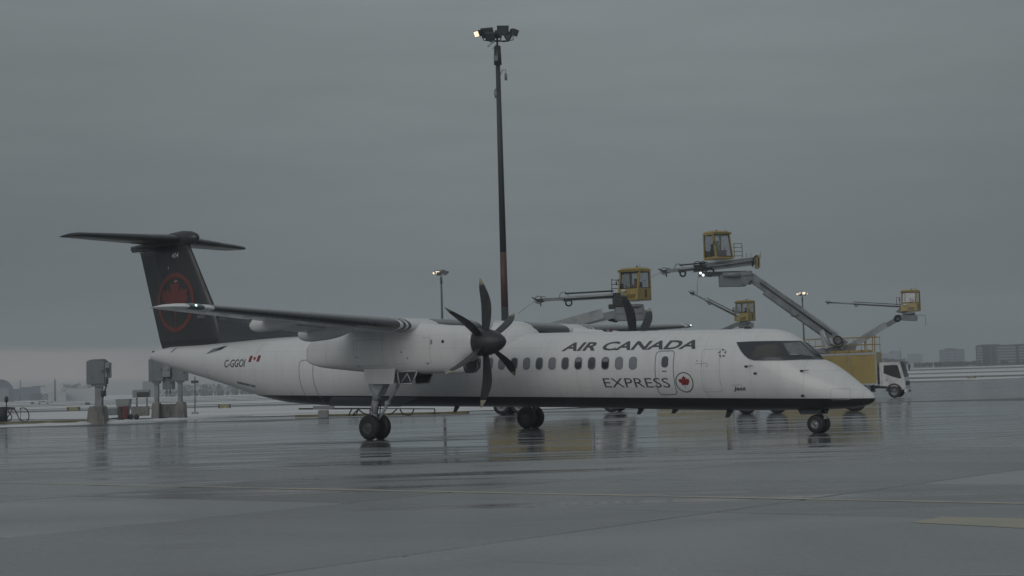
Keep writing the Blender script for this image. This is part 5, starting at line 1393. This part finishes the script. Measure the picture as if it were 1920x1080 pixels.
# maroon cart with a bin
D = 108; base = P(234, 786, D); base.z = GZ(0, D)
t = thing('service_cart', 'small maroon wheeled cart with pale bin between the two grey cabinets', 'cart', base)
b = MB(); b.box(P(227, 776, D), (.30, .7, 1.1), bev=.03); obj('column', b, 'darkmetal', t, True)
b = MB(); b.box(P(236, 773, D), (.42, .7, .95), bev=.04); obj('body', b, 'maroon', t, True)
b = MB(); c = P(232, 757, D + .4); b.loft([[c + Vector((sx_ * .5 * k, sy_ * .4, z)) for sx_, sy_ in ((1, 1), (-1, 1), (-1, -1), (1, -1))] for z, k in ((-.35, .85), (.32, 1.05), (.36, 1.1))], True, False); obj('bin', b, 'cabinet2', t, True)
for u in (245, 256):
    b = MB(); c = P(u, 781.5, D); b.lathe([(-.08, .06), (-.08, .18), (0, .21), (.08, .18), (.08, .06)], c, (0, 1, 0), 20, True); obj('wheel', b, 'tyre', t, True)
b = MB(); b.tube(P(240, 780, D), P(258, 783, D), .04); b.tube(P(200, 786, D), P(228, 783, D), .05); obj('tow_bar', b, 'darkmetal', t, True)
b = MB(); c = P(210, 772, 112); b.box(c, (.95, .6, .55), bev=.04); c.z = GZ(0, 112); o = obj('equipment_box', b, 'cabinet', None, loc=(c.x, 112, GZ(0, 112)))
o.location.z += .0
for v in o.data.vertices: v.co.z += -min(q.co.z for q in o.data.vertices) * 0
tag(o, 'low grey equipment box in the snow beside the leftmost cabinet foot', 'box')
# thin post with head
D = 150; base = P(365.5, 769, D); g = GZ(0, D)
t = thing('signal_post', 'thin dark post with a small box head under the rear fuselage', 'post', (base.x, D, g))
b = MB(); b.tube((base.x, D, g), P(365.5, 706, D), .05); obj('post', b, 'darkmetal', t, True)
b = MB(); b.box(P(365.5, 716, D), (.75, .3, .30), bev=.03); obj('signal_head', b, 'darkmetal', t, True)
b = MB(); b.box(P(365.5, 752, D), (.28, .28, .45), bev=.05); b.loft([[Vector((base.x + sx_ * q, D + sy_ * q, z)) for sx_, sy_ in ((1, 1), (-1, 1), (-1, -1), (1, -1))] for z, q in ((g - .02, .45), (g + .3, .25))], True, False); obj('foot', b, 'steel', t, True)
# taxiway signs
for (u, v, wd, h, lb) in ((138, 772, 25, 8, 'small yellow taxiway sign in the snow left of the tallest cabinet'), (421, 767, 24, 8, 'small yellow taxiway sign in the snow below the rear fuselage'), (1822, 710, 16, 3.5, 'low weathered yellow taxiway sign far right on the snow edge')):
    p = on_ground(u, v); D = p.y; k = D / F
    t = thing('taxiway_sign', lb, 'sign', p, 0, 'low yellow taxiway signs in the snow')
    b = MB(); b.box((p.x, D, p.z + h * .72 * k), (wd * .72 * k, .3, h * .8 * k), bev=.03); obj('sign_face', b, 'signface', t, True)
    for s in (-1, 1):
        b = MB(); b.box((p.x + s * wd * .43 * k, D, p.z + h * .66 * k), (wd * .12 * k, .36, h * .9 * k), bev=.03); obj('end_cap', b, 'darkmetal', t, True)
    for s in (-1, 1):
        b = MB(); b.box((p.x + s * wd * .22 * k, D, p.z + h * .14 * k), (.12, .12, h * .4 * k)); obj('leg', b, 'darkmetal', t, True)
# small dark marker boxes on the snow
for i, (u, v, s, lb) in enumerate(((164, 760, 7, 'small dark marker box on the snow left of the tallest cabinet'), (61, 758, 5, 'small dark marker on the snow above the hose loops'), (1842, 707, 3, 'tiny dark edge light on the snow at far right'), (1819, 692, 3, 'tiny dark edge light on the upper snow bank at right'), (60, 759, 3, None), (438, 750, 2.5, 'tiny dark edge light on the snow under the rear fuselage'))):
    if lb is None: continue
    p = on_ground(u, v); k = min(p.y, 700) / F * s
    b = MB(); b.box((p.x, p.y, p.z + k * .4), (k, k, k * .75), bev=.03); b.tube((p.x, p.y, p.z - .1), (p.x, p.y, p.z + k * .3), k * .12)
    tag(obj('marker_box', b, 'darkmetal', None, loc=p), lb, 'marker', 'dark markers on the snow')
# hose unit at the left edge
D = 96; g = GZ(0, D)
base = P(2, 792, D); base.z = g
t = thing('hose_unit', 'dark hydrant unit with looped black hoses at the left edge of the picture', 'hose unit', base)
b = MB(); b.tube((P(2, 780, D).x, D, g), (P(2, 762, D).x, D, P(2, 763, D).z), .42, .40, 18); obj('barrel', b, 'darkmetal', t, True)
b = MB(); b.tube(P(12, 764, D), P(12, 752, D), .035); b.lathe([(-.18, .04), (-.1, .12), (.12, .13), (.28, .02)], P(12, 750, D), (0, 0, 1), 12, True); b.path([P(10, 745, D), P(13, 743, D), P(15, 747, D)], .025); obj('lamp', b, 'darkmetal', t, True)
b = MB(); b.box(P(21, 766, D), (.42, .3, .14)); b.tube(P(10, 764, D), P(28, 765, D), .04); obj('manifold', b, 'darkmetal', t, True)
def hs(pts, r=.035):
    pts = [Vector(P(u, v, D)) for u, v in pts]; out = []
    for i in range(len(pts) - 1):
        p0, p1, p2, p3 = pts[max(i-1, 0)], pts[i], pts[i+1], pts[min(i+2, len(pts)-1)]
        for k in range(5):
            t_ = k / 5; out.append(.5 * ((2*p1) + (p2-p0)*t_ + (2*p0-5*p1+4*p2-p3)*t_*t_ + (3*p1-p0-3*p2+p3)*t_**3))
    out.append(pts[-1]); b = MB(); b.path(out, r, 7); return obj('hose', b, 'hose', t, True)
hs([(14, 766), (17, 774), (22, 781), (20, 787), (14, 790)]); hs([(24, 766), (18, 776), (13, 785), (12, 790)])
hs([(26, 766), (31, 774), (36, 785), (43, 789.5), (51, 789), (54.5, 780), (51, 769), (45, 765), (37, 766)])
hs([(38, 766), (39, 775), (38, 789)], .018); hs([(18, 776), (34, 776)], .015)

# hose rail seen under the belly
D = 84
base = P(607, 781, D); base.z = 0
t = thing('hose_rail', 'low rail with drooping black hoses and a pale post seen between belly and ground', 'hose rail', base)
b = MB(); b.tube(P(560, 766.5, D), P(700, 766, D), .045); b.tube(P(700, 766, D), P(815, 766.5, D), .03); obj('rail', b, 'darkmetal', t, True)
b = MB(); a, c = P(597, 768, D), P(616, 781, D); b.box(((a.x + c.x) / 2, D, .22), (abs(a.x - c.x), .4, .44), bev=.02); b.box(P(607, 764, D), (1.2, .5, .2)); obj('post', b, 'cabinet2', t, True)
for pts in ([(674, 766), (665, 774), (661, 779), (668, 776), (672, 766)], [(672, 767), (680, 774), (690, 777), (700, 777)], [(727, 777), (735, 775), (742, 769), (745, 765)], [(750, 766), (753, 773), (758, 777), (766, 778), (772, 776), (776, 767)], [(660, 767), (657, 772), (654, 779)]):
    hs(pts, .04)
for u in (815,):
    b = MB(); q = P(u, 766, D); b.tube((q.x, D, 0), q, .04); obj('support', b, 'darkmetal', t, True)
b = MB(); b.box(P(697, 772, D), (.25, .25, .35)); obj('valve', b, 'maroon', t, True)

# ------------------------------------------------------------------ far buildings and trees
def building(u0, v0, u1, v1, D, label, wall, fl=0, bays=0, dark='fardark', light='farlight', grp='hazy buildings on the horizon', dep=18, extra=None, cols=None, roofs=()):
    a, c = P(u0, v0, D), P(u1, v1, D); g = GZ((a.x + c.x) / 2, D) - .5
    w_ = c.x - a.x; H = a.z - g; cx = (a.x + c.x) / 2
    t = thing('office_building' if fl else 'far_building', label, 'building', (cx, D, g), 0, grp)
    b = MB(); b.box((cx, D + dep / 2, g + H / 2), (w_, dep, H))
    for v in b.b.verts:
        if v.co.y > D + 1: v.co.x += dep * cx / D
    wl = obj('wall', b, wall, t, True)
    for (ru0, ru1, rv) in roofs:
        ra, rb = P(ru0, rv, D), P(ru1, rv, D); b = MB(); b.box(((ra.x + rb.x) / 2, D + dep / 2, (a.z + ra.z) / 2), (rb.x - ra.x, dep * .5, ra.z - a.z + .02)); obj('roof_plant', b, wall, t, True)
    if fl:
        for k in range(fl):
            z = a.z - H * .06 - (H * .80) * (k + .5) / fl
            for j, (q0, q1) in enumerate(cols):
                b = MB(); b.box((a.x + w_ * (q0 + q1) / 2, D - .15, z), (w_ * (q1 - q0), .3, H * .80 / fl * .45)); o = obj('window_band', b, light, t, True)
        for q0, q1 in (extra or ()):
            b = MB(); b.box((a.x + w_ * (q0 + q1) / 2, D - .2, g + H * .5), (w_ * (q1 - q0), .4, H * .98)); obj('window_band', b, dark, t, True)
    return t
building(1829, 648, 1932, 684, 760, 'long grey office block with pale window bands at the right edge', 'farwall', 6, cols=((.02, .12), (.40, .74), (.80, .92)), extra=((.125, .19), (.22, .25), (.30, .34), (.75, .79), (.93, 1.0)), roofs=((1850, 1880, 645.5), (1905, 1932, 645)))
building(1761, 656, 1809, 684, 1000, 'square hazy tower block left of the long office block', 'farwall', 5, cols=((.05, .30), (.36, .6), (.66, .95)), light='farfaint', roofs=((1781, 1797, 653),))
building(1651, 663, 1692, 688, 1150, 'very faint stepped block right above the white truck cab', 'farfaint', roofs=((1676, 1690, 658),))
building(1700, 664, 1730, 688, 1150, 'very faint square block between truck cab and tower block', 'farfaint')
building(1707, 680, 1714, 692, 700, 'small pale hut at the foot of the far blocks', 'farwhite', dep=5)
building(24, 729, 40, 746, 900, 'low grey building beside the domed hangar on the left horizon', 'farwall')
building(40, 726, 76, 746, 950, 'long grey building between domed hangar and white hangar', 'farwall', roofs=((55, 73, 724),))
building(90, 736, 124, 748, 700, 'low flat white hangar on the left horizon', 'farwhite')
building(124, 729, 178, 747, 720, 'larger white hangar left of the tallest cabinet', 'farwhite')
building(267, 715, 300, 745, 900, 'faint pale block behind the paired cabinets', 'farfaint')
# domed hangar
D = 800; a, c = P(-30, 712, D), P(27, 745, D); g = GZ(0, D) - .5; cx = (a.x + c.x) / 2; rw = (c.x - a.x) / 2
t = thing('domed_hangar', 'large grey arched hangar at the left edge of the horizon', 'building', (cx, D, g))
b = MB(); H = a.z - g
b.loft([[(cx + rw * math.cos(q) + dy * cx / D, D + dy, g + H * math.sin(q) ** .55 if math.sin(q) > 0 else g) for q in [math.pi * k / 24 for k in range(25)]] for dy in (0, 9)], True, False); obj('hangar_shell', b, 'farwall', t, True)
b = MB(); b.box((cx, D - .3, g + H * .34), (rw * 1.3, .4, H * .6)); obj('hangar_door', b, 'farfaint', t, True)
# far masts
for u, v0, D, lb in ((103, 710, 700, 'faint lattice mast above the white hangar'), (1688, 652, 1100, 'faint thin tower behind the white truck cab'), (38, 712, 900, 'faint thin mast right of the domed hangar')):
    a = P(u, v0, D); g = GZ(a.x, D); b = MB(); b.tube((a.x, D, g), a, .5, .25, 8)
    for k in range(4): b.box((a.x, D, g + (a.z - g) * (.5 + .12 * k)), (1.4, .3, .2))
    tag(obj('far_mast', b, 'farwall', None, loc=(a.x, D, g)), lb, 'mast', 'thin masts on the horizon')
# parked vehicle far left in the snow
p = on_ground(84, 758); D = p.y; k = D / F
t = thing('parked_van', 'tiny pale parked vehicle in the snow left of the tallest cabinet', 'van', p)
b = MB(); b.box((p.x, D, p.z + 3.2 * k), (26 * k, 3, 3.6 * k), bev=.2 * k); b.box((p.x - 3 * k, D, p.z + 5 * k), (14 * k, 2.6, 2.2 * k), bev=.3 * k); obj('body', b, 'farwhite', t, True)
b = MB(); b.box((p.x - 3 * k, D - 1.4, p.z + 4.9 * k), (12 * k, .3, 1.5 * k)); obj('window', b, 'fardark', t, True)
for s in (-1, 1):
    b = MB(); b.lathe([(-.2, .3), (-.2, 1.6 * k), (.2, 1.6 * k), (.2, .3)], (p.x + s * 8 * k, D - 1.4, p.z + 1.5 * k), (0, 1, 0), 14, True); obj('wheel', b, 'tyre', t, True)

# hazy belt of bare trees: one far wood
M['twigs'] = mat('bare_twigs', (.055, .058, .052), .9)
def wood(name, spans, D, label, dn=1.0):
    b = bmesh.new(); rnd = random.Random(int(D))
    for (u0, u1, vt, vb) in spans:
        n = int((u1 - u0) / 3.0 * dn)
        for i in range(n):
            u = rnd.uniform(u0, u1); d = D + rnd.uniform(0, 60); base = P(u, vb, d); g = GZ(base.x, d); top = P(u, vt + rnd.uniform(-1, 4.5), d).z; h = max(2, top - g); r = h * rnd.uniform(.32, .5)
            for k in range(46):
                a = rnd.uniform(0, 6.28); q = math.sqrt(rnd.random()); zz_ = g + h * (1 - rnd.random() ** 1.3 * .95); q *= .5 + .5 * math.sin(math.pi * min(1, (zz_ - g) / h * .9 + .05))
                x, y = base.x + r * q * math.cos(a), d + r * q * math.sin(a); s = rnd.uniform(.35, 1.0)
                dx, dz_ = rnd.uniform(-1, 1) * s, rnd.uniform(.3, 1.4) * s
                vs = [b.verts.new((x - s * .4, y, zz_)), b.verts.new((x + s * .4, y + rnd.uniform(-.3, .3), zz_ + .1)), b.verts.new((x + dx, y, zz_ + dz_))]
                b.faces.new(vs)
            w_ = h * .03; vs = [b.verts.new((base.x - w_, d, g - .5)), b.verts.new((base.x + w_, d, g - .5)), b.verts.new((base.x, d, g + h * .8))]; b.faces.new(vs)
    o = obj(name, b, 'twigs', rm=False); o['kind'] = 'stuff'; o['label'] = label; return o
wood('far_wood', [(300, 560, 733, 745), (340, 470, 722, 745), (120, 170, 721, 745), (0, 30, 743, 747), (60, 96, 739, 748)], 820, 'hazy belt of bare trees behind the snow on the left')
wood('far_hedge', [(1655, 1830, 684, 694), (1826, 1935, 678, 688), (1655, 1700, 674, 690), (1740, 1765, 681, 690)], 740, 'low belt of bare trees along the snow bank on the right', 1.3)

# ------------------------------------------------------------------ haze
HAZE = .00072
b = MB(); b.box((0, 700, 34), (1700, 1500, 76))
hz = obj('haze', b, 'glass'); hz['kind'] = 'stuff'; hz.data.materials.clear()
hm = bpy.data.materials.new('haze_air'); hm.use_nodes = True; t = hm.node_tree; t.nodes.clear()
o_ = N(t, 'ShaderNodeOutputMaterial'); pv = N(t, 'ShaderNodeVolumePrincipled'); pv.inputs['Density'].default_value = HAZE; pv.inputs['Color'].default_value = (.80, .86, .92, 1); pv.inputs['Anisotropy'].default_value = 0
lk(t, pv.outputs[0], o_.inputs['Volume']); hz.data.materials.append(hm)
